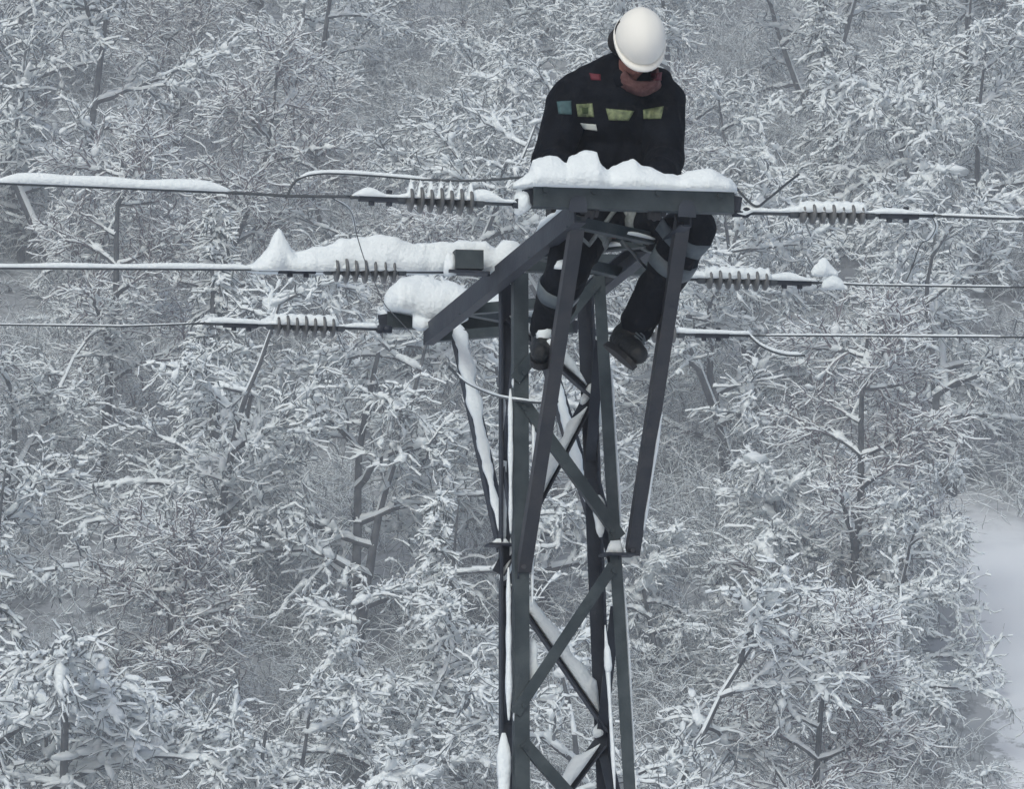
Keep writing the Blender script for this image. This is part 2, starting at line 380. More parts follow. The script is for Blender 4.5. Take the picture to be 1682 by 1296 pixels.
spots = [   # base pixel (x, y), kind, scale, height factor, turn, own label
    (1372, 430, 'fir', .62, .9, 0.3, 'small snow-caked fir rising just above the right insulators of the top conductor'),
    (1520, 520, 'laden', .72, 1.15, 1.1, 'tree with thick white snow clumps on its top, right of the small fir'),
    (112, 480, 'broad', .95, 1.1, 2.0, 'dark forked tree with big snow pads in the upper left corner'),
    (1475, 1310, 'laden', .50, 1.1, 0.2, 'snow-plastered tree on the edge of the open snowfield at lower right'),
    (1392, 1150, 'red', .78, 1.0, 0.9, 'tall slender reddish tree with a straight dark trunk right of the tower'),
    (60, 1480, 'laden', .95, .9, 2.4, 'broad snow-bowed tree filling the lower left corner'),
    (330, 1060, 'broad', .8, 1.0, 4.0, 'tree with a short dark leaning trunk above the dark hollow at left'),
    (165, 800, 'red', .8, 1.0, 1.0, 'thin dark stemmed tree crossing the lowest conductor near the left edge'),
    (620, 1350, 'laden', .6, 1.0, 5.0, 'low tree with bright snow heaped on its top, left of the tower foot'),
    (790, 300, 'laden', .5, 1.1, 3.0, 'tree with white snow clumps at the top edge left of the helmet'),
    (1230, 420, 'laden', .5, 1.2, 0.0, 'rounded snow-covered tree beside the right shoulder of the person'),
    (1462, 1170, 'laden', .50, 1.1, 4.4, 'middle one of the snow-heavy trees along the left side of the snowfield'),
    (1640, 1400, 'laden', .30, 1.0, 5.2, 'low snow-covered tree at the foot of the snowfield in the lower right corner'),
    (1440, 1020, 'laden', .46, 1.0, 3.4, 'uppermost of the snow-heavy trees along the left side of the snowfield')]
used_spots = []
tops = [    # photo pixel of a bright snow-heaped tree top
    (1510, 200, .66, 'tall tree whose snow-heaped top shines white right of the small fir, upper right'),
    (785, 12, .62, 'tree with white snow heaped on its top at the top edge, left of the helmet'),
    (1265, 675, .60, 'tree with white snow heaped on its top, right of the boot and below the conductors'),
    (1095, 770, .52, 'tree with white snow heaped on its top, just right of the right outer brace'),
    (622, 1025, .60, 'tree with white snow heaped on its top, left of the lower lattice'),
    (35, 10, .70, 'tree with large white snow heaps in the upper left corner'),
    (150, 190, .60, 'tree with white snow heaped on its top, above the left end of the top conductor'),
    (1235, 150, .58, 'tree with a rounded snow-heaped top beside the shoulder of the person'),
    (60, 915, .66, 'tree with white snow heaped on its top at the lower left edge'),
    (345, 630, .55, 'tree with white snow heaped on its top, below the lowest left insulators')]
for px, yt, sc, lab in tops:
    by = yt + 300
    for _ in range(30):
        p = ground_at(px, min(by, 1290)); dd = (p - CAM).dot(FW); by = yt + 6.2 * sc * 3.0 * F_PX / dd
    if by > 1290: p = Vector((CAM.x + (px - 841) / F_PX * (174 - (by - 1290) * .10), 174 - (by - 1290) * .10 - DIST, 0))
    used_spots.append((p.x, p.y)); plant('snow_laden_tree', 'heavy', p.x, p.y, sc * 3.0, px * .7, lab, 'tree', 'trees on the snowy hillside')
for px, py, kind, sc, sz, rot, lab in spots:
    p = ground_at(px, min(py, 1290)); d = p.y
    if py > 1290:                       # its foot stands below the picture
        k = 174 - (py - 1290) * .10; p = Vector((CAM.x + (px - 841) / F_PX * k, k - DIST, 0))
    used_spots.append((p.x, p.y)); nm, _, cat = KIND_WORDS[kind]
    plant(nm, kind, p.x, p.y, sc*3.0, rot, lab, cat, 'trees on the snowy hillside', sz)
rng = random.Random(77); auto = []
d = 158.0
while d < 300:
    half = d * .111 + 2.5; x = -half + rng.uniform(0, 3.8)
    while x < half:
        X, Y = x - .19 + rng.uniform(-1.4, 1.4), d - DIST + rng.uniform(-4.5, 4.5)
        x += rng.uniform(6.8, 9.8)
        if clearing(X + 5.6, Y) or any((X-a)**2 + (Y-b)**2 < 20 for a, b in used_spots): continue
        used_spots.append((X, Y)); r = rng.random()
        kind = 'broad' if r < .44 else 'laden' if r < .62 else 'red' if r < .93 else 'fir'
        auto.append((X, Y, kind, rng.uniform(1.75, 2.5), rng.uniform(.88, 1.1), rng.uniform(0, 6.28)))
    d += 13.6
seen_labels = {}
for X, Y, kind, sc, sz, rot in auto:
    q = project((X, Y, ground(X, Y) + 3.4*sc)); nm, words, cat = KIND_WORDS[kind]
    key = words + ' ' + next(t for l, t in COLS if q[0] < l) + ', ' + next(t for l, t in ROWS if q[1] < l)
    seen_labels.setdefault(key, []).append((Y, X, kind, sc, sz, rot, nm, cat))
for key, lst in seen_labels.items():
    lst.sort()
    for i, (Y, X, kind, sc, sz, rot, nm, cat) in enumerate(lst):
        lab = key if len(lst) == 1 else ('nearer ' if i == 0 else 'farther ' if i == len(lst)-1 else 'middle ') + key
        plant(nm, kind, X, Y, sc, rot, lab, cat, 'trees on the snowy hillside', sz)

# ------------------------------------------------------------------ the wood going on to either side, past the picture's edges: one mass
def outer_wood():
    rg = random.Random(9); pts = []; d = 158.0
    while d < 300:
        half = d*.111 + 4.5; x = -half - 75
        while x < half + 75:
            X, Y = x + rg.uniform(-1.4, 1.4), d - DIST + rg.uniform(-4.5, 4.5); x += rg.uniform(6.8, 9.8)
            if abs(X) < half or (clearing(X + 5, Y) and X < 48): continue
            pts.append((X, Y, ground(X, Y), rg.uniform(0, 6.28), rg.uniform(1.75, 2.5), rg.randrange(4)))
        d += 13.6
    me = bpy.data.meshes.new('snowy_wood'); me.from_pydata([p[:3] for p in pts], [], [])
    for nm, k in (('turn', 3), ('size', 4), ('sort', 5)):
        a = me.attributes.new(nm, 'FLOAT', 'POINT'); a.data.foreach_set('value', [float(p[k]) for p in pts])
    o = link('snowy_wood', me); structure(o, 'stuff'); tag(o, 'snowy wood continuing on the hillside beyond both edges of the picture', 'wood')
    g = bpy.data.node_groups.new('snowy_wood', 'GeometryNodeTree'); g.interface.new_socket('Geometry', in_out='INPUT', socket_type='NodeSocketGeometry'); g.interface.new_socket('Geometry', in_out='OUTPUT', socket_type='NodeSocketGeometry')
    N = g.nodes.new; L = g.links.new; gi = N('NodeGroupInput'); go = N('NodeGroupOutput'); join = N('GeometryNodeJoinGeometry')
    def attr(nm):
        n = N('GeometryNodeInputNamedAttribute'); n.data_type = 'FLOAT'; n.inputs[0].default_value = nm; return n.outputs[0]
    cx = N('ShaderNodeCombineXYZ'); L(attr('turn'), cx.inputs[2])
    picks = []
    for t in TREES[12:]:
        if len(picks) < 4 and 'fir' not in t.name and all(t.children[0].data != q.children[0].data for q in picks): picks.append(t)
    for s_, t in enumerate(picks):
        cmp_ = N('FunctionNodeCompare'); cmp_.data_type = 'FLOAT'; cmp_.operation = 'EQUAL'; L(attr('sort'), cmp_.inputs[0]); cmp_.inputs[1].default_value = s_; cmp_.inputs['Epsilon'].default_value = .1
        for ch in t.children:
            oi = N('GeometryNodeObjectInfo'); oi.transform_space = 'ORIGINAL'; oi.inputs['Object'].default_value = ch
            ip = N('GeometryNodeInstanceOnPoints'); L(gi.outputs[0], ip.inputs['Points']); L(cmp_.outputs[0], ip.inputs['Selection']); L(oi.outputs['Geometry'], ip.inputs['Instance']); L(cx.outputs[0], ip.inputs['Rotation']); L(attr('size'), ip.inputs['Scale']); L(ip.outputs[0], join.inputs[0])
    L(join.outputs[0], go.inputs[0]); o.modifiers.new('wood', 'NODES').node_group = g
outer_wood()

# ------------------------------------------------------------------ undergrowth: nobody could count it
def undergrowth():
    rng = random.Random(5); base = [np.array(brush(s)) for s in (1, 2, 3)]; allr = []
    for i in range(560):
        d = rng.uniform(162, 296); y = d - DIST; half = d*.111+3
        x = rng.uniform(-half, half)+.3
        if clearing(x+2.6, y): continue
        b = base[i % 3].copy(); th = rng.uniform(0, 6.28); s = rng.uniform(1.8, 3.5); c_, s_ = math.cos(th)*s, math.sin(th)*s
        for o in (0, 3):
            X, Y = b[:, o].copy(), b[:, o+1].copy(); b[:, o] = X*c_ - Y*s_ + x; b[:, o+1] = X*s_ + Y*c_ + y; b[:, o+2] = b[:, o+2]*s + ground(x, y)
        allr.append(b)
    o = link('snowy_undergrowth', seg_mesh('snowy_undergrowth', np.concatenate(allr), MATS_GREY)); structure(o, 'stuff')
    tag(o, 'tangled snow-dusted brush and twigs covering the hillside between the trees', 'undergrowth')
undergrowth()

# ------------------------------------------------------------------ the lattice tower
TOWER = thing('lattice_tower', 'grey steel lattice power line tower with snow-covered crossarm, the person sitting on its top', 'power tower', loc(0, 0, ground(0, 0)))
W0, W1 = .165, .228                     # half widths of the body at the crossarm and at the bottom of the picture
def corner(px0, px1, v0, v1, y0=462, y1=1296):
    return at(px0, y0, v0), at(px1, y1, v1)
LEGS = {'fl': corner(844, 846, -W0, -W1), 'fr': corner(994, 1044, -W0, -W1), 'rl': corner(819, 819, W0, W1, 478), 'rr': corner(970, 1003, W0, W1, 478)}
def on_leg(k, py):                      # the leg's outer corner at a picture height
    a, b = LEGS[k]; qa, qb = project(a)[1], project(b)[1]; t = (py - qa) / (qb - qa); return a + (b - a) * t
TOPZ = ZC - .02
for k, (a, b) in LEGS.items():
    d = (a - b) / (a.z - b.z); top = a + d * (TOPZ - a.z); foot = b + d * (ground(b.x, b.y) - .2 - b.z)
    du = NU if k[1] == 'l' else -NU; dv = NV if k[0] == 'f' else -NV
    mb = MB(); mb.angle(foot, top, du, dv, .064 if k == 'fl' else .050 if k == 'fr' else .062, .009)
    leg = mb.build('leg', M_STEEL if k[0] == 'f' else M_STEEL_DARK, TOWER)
    LEGS[k] = (a, b)
def brace(p0, p1, da, db, wd, m=M_STEEL, name='lattice_bar', parent=None, th=.006):
    mb = MB(); mb.angle(p0, p1, da, db, wd, th)
    for p in (p0, p1):                  # bolt heads
        q = p + (p1 - p0).normalized() * (.035 if p is p0 else -.035) + da * wd * .35
        mb.lathe(q, -db, [(0, 0), (0, .011), (.010, .011), (.010, 0)], 6)
    return mb.build(name, m, parent or TOWER)
def crust(p0, p1, wd, ht, side, up, name='snow_crust', seed=0, t0=0, t1=1, lump_=.45, thin=1.0):
    """snow plastered along a bar"""
    n = max(8, int((p1-p0).length*(t1-t0) / .02)); t = (p1-p0).normalized(); sd_ = (side - t*side.dot(t)).normalized(); u = (up - t*up.dot(t) - sd_*up.dot(sd_)).normalized()
    mb = MB(); rings = []; K = 8
    for i in range(n+1):
        f = t0 + (t1-t0)*i/n; p = p0 + (p1-p0)*f; q = p*7 + Vector((seed*3.7, 0, seed))
        k = 1 + lump_*noise.noise(q) + .3*lump_*noise.noise(q*4); e = min(1, min(i, n-i)/(2.0 if n < 16 else 6.0) + .08); k *= 1 + (thin-1)*i/n; hw, hh = wd/2*k*e**.5, ht*k*e
        for j in range(K):
            a = math.pi*j/(K-1); mb.v.append(tuple(p - sd_*hw*math.cos(a) + u*hh*(math.sin(a)**.7) - u*.002))
    for i in range(n):
        for j in range(K): mb.f.append((i*K+j, i*K+(j+1) % K, (i+1)*K+(j+1) % K, (i+1)*K+j)); mb.m.append(0)
    mb.f += [tuple(range(K)), tuple(n*K+j for j in range(K))]; mb.m += [0, 0]
    return mb.build(name, M_SNOW, TOWER, True)
def pads(p0, p1, seed):                 # broken lengths of snow along a bar and at its joints
    rg = random.Random(seed)
    for _ in range(3):
        t0 = rg.uniform(.02, .8); crust(p0, p1, rg.uniform(.02, .04), rg.uniform(.012, .025), NV, ZV, seed=seed*3+_, t0=t0, t1=t0 + rg.uniform(.08, .18), lump_=.7)
IN_F, IN_R = NV * .010, -NV * .010
# front face zigzag (picture heights on the left and right leg), continued to the ground
front = [('fr', 470, 'fl', 632), ('fl', 668, 'fr', 892), ('fr', 938, 'fl', 1180), ('fl', 1228, 'fr', 1440), ('fr', 1480, 'fl', 1740), ('fl', 1790, 'fr', 2060), ('fr', 2110, 'fl', 2400), ('fl', 2450, 'fr', 2760), ('fr', 2800, 'fl', 3120)]
rear = [('rl', 530, 'rr', 660), ('rr', 672, 'rl', 950), ('rl', 966, 'rr', 1206), ('rr', 1228, 'rl', 1450), ('rl', 1500, 'rr', 1750), ('rr', 1800, 'rl', 2080), ('rl', 2130, 'rr', 2420), ('rr', 2470, 'rl', 2790), ('rl', 2830, 'rr', 3140)]
side_l = [('fl', 560, 'rl', 760), ('rl', 780, 'fl', 960), ('fl', 985, 'rl', 1190), ('rl', 1215, 'fl', 1420), ('fl', 1450, 'rl', 1700), ('rl', 1740, 'fl', 2000), ('fl', 2050, 'rl', 2350), ('rl', 2400, 'fl', 2700)]
side_r = [('fr', 560, 'rr', 760), ('rr', 790, 'fr', 930), ('fr', 1000, 'rr', 1210), ('rr', 1235, 'fr', 1440), ('fr', 1480, 'rr', 1720), ('rr', 1760, 'fr', 2020), ('fr', 2070, 'rr', 2370), ('rr', 2420, 'fr', 2720)]
for i, (ka, ya, kb, yb) in enumerate(front):
    p0, p1 = on_leg(ka, ya) + NU*(.02 if ka == 'fl' else -.02), on_leg(kb, yb) + NU*(.02 if kb == 'fl' else -.02)
    off = -NV * .008; brace(p0 + off, p1 + off, ZV, NV, .049)
    if i < 5: pads(p0 + NV*.02 + ZV*.035, p1 + NV*.02 + ZV*.035, i)
    if i in (2, 3): crust(p0 + NV*.03 + ZV*.05, p1 + NV*.03 + ZV*.05, .03, .012, NV, ZV, seed=i, t0=.08, t1=.9)
for i, (ka, ya, kb, yb) in enumerate(rear):
    p0, p1 = on_leg(ka, ya) + NU*(.02 if ka == 'rl' else -.02), on_leg(kb, yb) + NU*(.02 if kb == 'rl' else -.02)
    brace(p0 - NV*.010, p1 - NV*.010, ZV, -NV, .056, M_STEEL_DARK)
    if i < 5: crust(p0 - NV*.03 + ZV*.046, p1 - NV*.03 + ZV*.046, .06, .055, NV, ZV, seed=20+i, t0=.06, t1=.94, lump_=.6)
for lst, s in ((side_l, 1), (side_r, -1)):
    for i, (ka, ya, kb, yb) in enumerate(lst):
        p0, p1 = on_leg(ka, ya) + NU*s*.012, on_leg(kb, yb) + NU*s*.012
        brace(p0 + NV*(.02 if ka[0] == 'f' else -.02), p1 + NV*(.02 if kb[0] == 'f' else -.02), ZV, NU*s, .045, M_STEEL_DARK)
# wind-packed snow on the legs
for k, y0, y1, wd, ht, ou, ov, sd in (('rl', 640, 905, .030, .020, .020, -.004, 1), ('fl', 935, 1185, .026, .018, -.020, .03, 2), ('fl', 1205, 1420, .056, .030, -.038, .05, 3), ('fl', 640, 880, .020, .016, -.012, .02, 4),
                                     ('fr', 605, 870, .016, .012, .010, .03, 5), ('fr', 1030, 1300, .018, .014, -.085, .02, 6), ('fr', 1060, 1110, .034, .02, -.085, .01, 7), ('rr', 560, 700, .030, .020, .016, -.02, 8), ('fr', 960, 1250, .012, .01, .010, .03, 9), ('fl', 690, 790, .014, .01, .085, .01, 10), ('fl', 1050, 1150, .05, .02, .085, .05, 11), ('fr', 815, 885, .05, .02, -.075, .05, 12), ('fl', 900, 1000, .012, .01, .078, .01, 13), ('rl', 500, 640, .018, .014, .075, .0, 14)):
    a, b = on_leg(k, y0) + NU*ou + NV*ov, on_leg(k, y1) + NU*ou + NV*ov
    crust(a, b, wd, ht, NU, -NV, seed=sd)
# ---- crossarm: one part, its members are sub-parts
ARM = link('crossarm', None, TOWER)
def sub(mb, name, m, smooth=False):
    return mb.build(name, m, ARM, smooth)
B1n, B1f = at(952, 338, -1.71), at(703, 552, 1.74); B2n, B2f = at(1127, 349, -1.71), at(878, 566, 1.74)
zb = (B1n.z + B1f.z + B2n.z + B2f.z) / 4
for p in (B1n, B1f, B2n, B2f): p.z = zb
for a, b, s in ((B1n, B1f, 1), (B2n, B2f, -1)):
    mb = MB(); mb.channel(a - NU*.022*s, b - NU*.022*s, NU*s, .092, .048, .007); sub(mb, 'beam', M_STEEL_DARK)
# zigzag bars between the two beams
zz = [(-1.62, -1.25), (-1.25, -.85), (-.85, -.4), (.35, .75), (.75, 1.2), (1.2, 1.62)]
for i, (va, vb) in enumerate(zz):
    f = lambda A, B, v: A + (B - A) * ((v + 1.71) / 3.45)
    p0, p1 = (f(B1n, B1f, va), f(B2n, B2f, vb)) if i % 2 == 0 else (f(B2n, B2f, va), f(B1n, B1f, vb))
    mb = MB(); mb.angle(p0 - ZV*.045, p1 - ZV*.045, NV, ZV, .045, .006); sub(mb, 'lattice_bar', M_STEEL)
# channels across the ends (the near one faces the camera) and the middle bracket
def end_channel(pl, pr, v, face, ht):
    a, b = at(pl[0], pl[1], v), at(pr[0], pr[1], v); z = (a.z + b.z) / 2; a.z = b.z = z
    mb = MB(); mb.channel(a, b, face, ht, .055, .007)
    for f in (.06, .3, .62, .93):
        p = a + (b - a) * f - face * .0; mb.lathe(p + ZV * (ht*.15), -face, [(0, 0), (0, .012), (.011, .012), (.011, 0)], 6)
    sub(mb, 'end_channel', M_STEEL); return a, b
NC = end_channel((876, 319), (1206, 327), -1.765, NV, .103)
FC = end_channel((636, 522), (940, 532), 1.79, -NV, .105)
mb = MB(); a, b = at(742, 425, 0), at(1085, 436, 0); b.z = a.z; mb.channel(a, b, NV, .085, .05, .007); MC = (a, b); sub(mb, 'middle_channel', M_STEEL)
mb = MB(); mb.bar(at(746, 427, -.10), at(792, 428, -.10), .07, .082); sub(mb, 'bracket_box', M_STEEL)
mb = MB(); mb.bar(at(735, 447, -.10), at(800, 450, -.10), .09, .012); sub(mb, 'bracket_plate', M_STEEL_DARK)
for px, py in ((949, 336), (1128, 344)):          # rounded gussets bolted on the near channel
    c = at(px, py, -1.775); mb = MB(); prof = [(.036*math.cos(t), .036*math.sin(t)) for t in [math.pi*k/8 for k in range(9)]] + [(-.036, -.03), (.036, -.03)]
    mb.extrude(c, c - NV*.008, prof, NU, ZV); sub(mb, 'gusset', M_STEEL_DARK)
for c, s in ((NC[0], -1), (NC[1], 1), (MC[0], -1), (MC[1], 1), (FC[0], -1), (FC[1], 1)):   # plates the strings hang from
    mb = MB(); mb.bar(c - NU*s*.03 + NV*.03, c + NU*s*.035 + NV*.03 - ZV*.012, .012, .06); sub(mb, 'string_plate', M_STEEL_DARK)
# sloping braces from the legs out to the crossarm
lf = lambda k, y: on_leg(k, y)
near_l = at(941, 356, -1.60), lf('fl', 945) + NU*.014 - NV*.010
near_r = at(1112, 366, -1.60), at(1030, 914, -W0-.055)
far_l = at(744, 545, 1.55), lf('rl', 892) + NU*.0 + NV*.01
far_r = at(886, 566, 1.55), lf('rr', 880) - NU*.02 + NV*.01
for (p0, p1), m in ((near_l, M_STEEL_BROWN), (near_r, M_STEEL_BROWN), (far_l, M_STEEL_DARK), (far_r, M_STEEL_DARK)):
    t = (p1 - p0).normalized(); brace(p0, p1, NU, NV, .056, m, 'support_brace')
crust(far_l[0] + (far_l[0]-far_l[1]).normalized()*.07 + NU*.03 + NV*-.01, far_l[1] + NU*.02 - NV*.01, .072, .03, NU, -NV + ZV, seed=31, t1=.98, lump_=.55, thin=.38)
crust(far_r[0] + NU*.03 - NV*.01, far_r[1] - NV*.01, .055, .03, NU, -NV + ZV, seed=32, t0=.1, t1=.9, thin=.6)
crust(near_r[0] + NU*.06, near_r[1] + NU*.055, .012, .01, NU, NV*-1, seed=33, t0=.55, t1=.93)
# foot plates of the braces with their pads of snow
for c, s in ((at(1014, 912, -W0-.03), 1), (at(826, 896, W0), 2)):
    mb = MB(); mb.bar(c - NU*.07, c + NU*.07, .12, .01); mb.build('foot_plate', M_STEEL_DARK, TOWER)
    crust(c - NU*.05 + ZV*.005, c + NU*.03 + ZV*.005, .07, .06 if s == 1 else .03, NV, ZV, seed=40+s, lump_=.25)
mb = MB(); c = at(905, 660, -W0); mb.bar(c - NU*.11, c + NU*.03, .03, .008); mb.build('step_bar', M_STEEL, TOWER); crust(c - NU*.05, c + NU*.03, .03, .02, NV, ZV, seed=44)
for k, y in (('fl', 632), ('fl', 1180), ('rr', 660), ('rl', 950), ('rr', 1206), ('fl', 668)):   # snow caught in the corners of the joints
    p = on_leg(k, y) + NU*(.035 if k[1] == 'l' else -.035) + NV*(.02 if k[0] == 'f' else -.02) + ZV*.03
    crust(p - NU*.03 - ZV*.05, p + NU*.025 + ZV*.045, .04, .016, NU, -NV + ZV, seed=60 + y, lump_=1.3)
# snow stuck on crossarm bars
crust(B1n + NV*.1 + ZV*.047 - NU*.02, B1n + NV*.75 + ZV*.047 - NU*.02, .03, .022, NU, ZV, seed=50, lump_=.7)
crust(B2n + NV*.12 + ZV*.047 - NU*.015, B2n + NV*.62 + ZV*.047 - NU*.015, .04, .03, NU, ZV, seed=51, lump_=.6)
fz = lambda A, B, v: A + (B - A) * ((v + 1.71) / 3.45)
crust(fz(B1n, B1f, -1.55) - ZV*.03, fz(B2n, B2f, -1.27) - ZV*.03, .03, .02, NV, ZV, seed=52, t0=.3, t1=.95)
crust(fz(B2n, B2f, -1.2) - ZV*.03, fz(B1n, B1f, -.9) - ZV*.03, .03, .022, NV, ZV, seed=53, t0=.1, t1=.7)

# ------------------------------------------------------------------ snow lying on the tower and the lines
def ridge(name, prof, v, width, label, cat='snow', group=None, seed=0, vshift=0.0, sag=0.0, rough=.016):
    """prof: (px, base y, top y) from the photo; becomes a heap with its own thickness across the view"""
    prof = sorted(prof); xs = [p[0] for p in prof]; n = max(10, int((xs[-1]-xs[0]) / 4)); mb = MB(); K = 13
    for i in range(n+1):
        x = xs[0] + (xs[-1]-xs[0])*i/n; bl = float(np.interp(x, xs, [p[1] for p in prof])); tp = float(np.interp(x, xs, [p[2] for p in prof]))
        P = at(x, bl, v + vshift); Q = at(x, tp, v + vshift); h = max((Q - P).length, .004)
        wd = width * (.55 + .45*min(1, h/.08)) * (1 + .2*noise.noise(P*6 + Vector((seed, 0, 0)))) * (.35 + .65*min(1, min(i, n-i)/4))
        for j in range(K):
            a = -1 + 2*j/(K-1); z = h * (1 - abs(a)**2.3)**.6; o = a * wd/2 * (1 + .12*math.sin(z*40+seed))
            q = P + NV*o + ZV*(z - .012*abs(a)); e = noise.noise(q*16 + Vector((seed*5.1, 1, 2)))*rough + noise.noise(q*45)*rough*.35
            q = q + (ZV*(1-abs(a)) + NV*a)*e; mb.v.append(tuple(q))
    for i in range(n):
        for j in range(K): mb.f.append((i*K+j, i*K+(j+1) % K, (i+1)*K+(j+1) % K, (i+1)*K+j)); mb.m.append(0)
    mb.f += [tuple(range(K)), tuple(n*K+j for j in range(K))]; mb.m += [0, 0]
    return tag(mb.build(name, M_SNOW, None, True), label, cat, group)
def zx(lst, ox, oy, k, base): return [(ox + x/k, base, oy + y/k) for x, y in lst]
TOPSN = [(843, 302), (858, 293), (870, 283), (875, 262), (890, 260), (904, 257), (917, 261), (928, 270), (933, 270), (936, 254), (958, 250), (981, 249), (986, 272), (998, 281), (1019, 273), (1039, 260), (1061, 275), (1090, 284), (1114, 290), (1132, 283), (1153, 273), (1168, 277), (1185, 286), (1200, 296), (1209, 304)]
ridge('snow_bank', [(x, 303 + (x-872)*.028, y) for x, y in TOPSN], -1.74, .16, 'jagged bank of white snow heaped on the near crossarm channel before the person', seed=1)
MIDSN = [(405, 440, 436), (418, 441, 430), (430, 442, 420), (439, 442, 409), (447, 442, 388), (456, 442, 371), (463, 442, 376), (471, 442, 395), (478, 442, 408), (486, 443, 415), (513, 443, 406), (543, 443, 402), (566, 443, 390), (608, 443, 386), (647, 443, 387), (679, 443, 402), (712, 443, 398), (769, 443, 395), (798, 443, 397), (813, 443, 406), (825, 443, 395), (849, 443, 397), (862, 443, 410)]
ridge('snow_ridge', MIDSN, .02, .12, 'long white snow ridge with a pointed peak on the middle conductor left of the tower', seed=2)
FARSN = [(632, 500, 486), (640, 505, 470), (656, 508, 457), (676, 512, 454), (697, 525, 453), (715, 525, 457), (736, 522, 463), (763, 515, 473), (800, 512, 480), (840, 512, 486), (880, 516, 492)]
ridge('snow_heap', FARSN, 1.74, .24, 'thick white snow heap on the far left end of the crossarm below the long ridge', seed=3)
ridge('snow_heap', [(678, 533, 512), (690, 537, 508), (720, 536, 505), (750, 530, 505), (768, 522, 505)], 1.66, .12, 'lower snow lump hanging over the face of the far crossarm channel', seed=4)
ridge('snow_lump', [(845, 345, 320), (852, 348, 304), (860, 345, 300), (870, 338, 302), (876, 330, 305)], -1.72, .07, 'small snow lump on the string plate at the left end of the near channel', seed=5)
ridge('snow_lump', [(1206, 345, 312), (1212, 347, 318), (1222, 350, 338), (1240, 342, 330), (1252, 340, 334)], -1.72, .06, 'small snow lump trailing off the right end of the near channel', seed=6)
ridge('snow_lump', [(729, 447, 428), (736, 447, 412), (744, 447, 413), (749, 447, 424)], -.10, .07, 'small snow lump on the dark end of the middle channel', seed=7)

# ------------------------------------------------------------------ insulator strings
def disc_mesh():
    mb = MB(); mb.lathe(Vector((0, 0, 0)), Vector((1, 0, 0)), [(-.019, 0), (-.019, .018), (-.012, .026), (-.009, .044), (-.005, .054), (.002, .056), (.007, .052), (.006, .030), (.019, .020), (.019, 0)], 24)
    return mb.mesh('disc', M_CERAMIC, True)
DISC = disc_mesh(); LINE_END = {}
def string(key, v, A, D0, D1, B, nd, label, snow_h, rad=1.0, cont=False):
    """A tower end, D0..D1 first and last disc, B line end: photo pixels"""
    a, b = at(*A, v), at(*B, v); o = thing('insulator_string', label, 'insulator', a, 'insulator strings of the power line'); t = (b - a).normalized()
    pt = lambda x: a + (b - a) * ((x - A[0]) / (B[0] - A[0]))
    mb = MB(); mb.tube([a, b], .0085, 8); mb.build('rod', M_WIRE, o, True)
    d0, d1 = pt(D0), pt(D1); rot = t.to_track_quat('X', 'Z')
    for i in range(nd):
        p = d0 + (d1 - d0) * i / (nd - 1); c = bpy.data.objects.new('disc', DISC); COL.objects.link(c); c.parent = o; c.location = p - a; c.rotation_mode = 'QUATERNION'; c.rotation_quaternion = rot; k = rad*(1 if i % 2 else .9); c.scale = (1, k, k)
    for q, nm in ((d0 - (d1-d0).normalized()*.035, 'end_fitting'), (d1 + (d1-d0).normalized()*.035, 'end_fitting')):
        mb = MB(); mb.lathe(q - t*.022, t, [(0, 0), (0, .014), (.010, .020), (.034, .020), (.044, .014), (.044, 0)], 12); mb.build(nm, M_WIRE, o, True)
    mb = MB(); mb.tube([a - t*.01, a + t*.03], .018, 8); mb.lathe(a + t*.045 - NV*.016, NV, [(0, 0), (0, .02), (.032, .02), (.032, 0)], 12); mb.build('shackle', M_STEEL_DARK, o, True)
    mb = MB(); c = d1 + (b - d1) * .48; mb.bar(c - t*.07, c + t*.09, .028, .030)            # strain clamp with its two bolts
    for s_ in (-.03, .04): mb.lathe(c + t*s_ - ZV*.03, ZV, [(0, 0), (0, .012), (.062, .012), (.062, 0)], 8)
    mb.build('strain_clamp', M_STEEL_DARK, o)
    # snow clinging on rod and discs
    mb = MB(); n = 90; K = 7; first = len(mb.v); L = (b-a).length
    for i in range(n+1):
        f = .05 + .95*i/n; p = a + (b-a)*f; x = A[0] + (B[0]-A[0])*f; indisc = min(D0, D1)-6 < x < max(D0, D1)+6
        ph = 0
        if indisc:
            u_ = (x - D0) / (D1 - D0) * (nd-1); ph = .5 + .5*math.cos(2*math.pi*u_)
        h = ((.044*rad + snow_h*(.6 + .4*(1-ph))) if cont else .012 + (.044*rad + snow_h)*ph**1.3) if indisc else 0.014 + snow_h*1.5*max(0, .45 + noise.noise(p*9 + Vector((v*3, 0, 0)))*1.1)
        wdt = .05 if indisc else .026
        e = min(1, min(i, n-i)/3.0 + .05)
        for j in range(K):
            g = -1 + 2*j/(K-1); mb.v.append(tuple(p + NV*(g*wdt*(1 if not indisc else .8)*e) + ZV*(.003 + h*e*(1-abs(g)**2.2)**.6)))
    for i in range(n):
        for j in range(K): mb.f.append((i*K+j, i*K+(j+1) % K, (i+1)*K+(j+1) % K, (i+1)*K+j)); mb.m.append(0)
    mb.f += [tuple(range(K)), tuple(n*K+j for j in range(K))]; mb.m += [0, 0]
    mb.build('snow_cap', M_SNOW, o, True); LINE_END[key] = b; return o
string('nl', -1.72, (868, 336), 772, 674, (575, 323), 7, 'snow-topped insulator string left of the near crossarm channel on the top conductor', .024)
string('ml', 0, (800, 447), 645, 552, (425, 443), 7, 'insulator string half buried under the long snow ridge left of the tower', .004)
string('fl', 1.74, (640, 541), 546, 456, (335, 531), 7, 'lowest insulator string on the left, ending at the far crossarm channel', .016, .95, True)
string('nr', -1.72, (1207, 349), 1318, 1414, (1535, 354), 7, 'snow-covered insulator string right of the near crossarm channel on the top conductor', .016, .8, True)
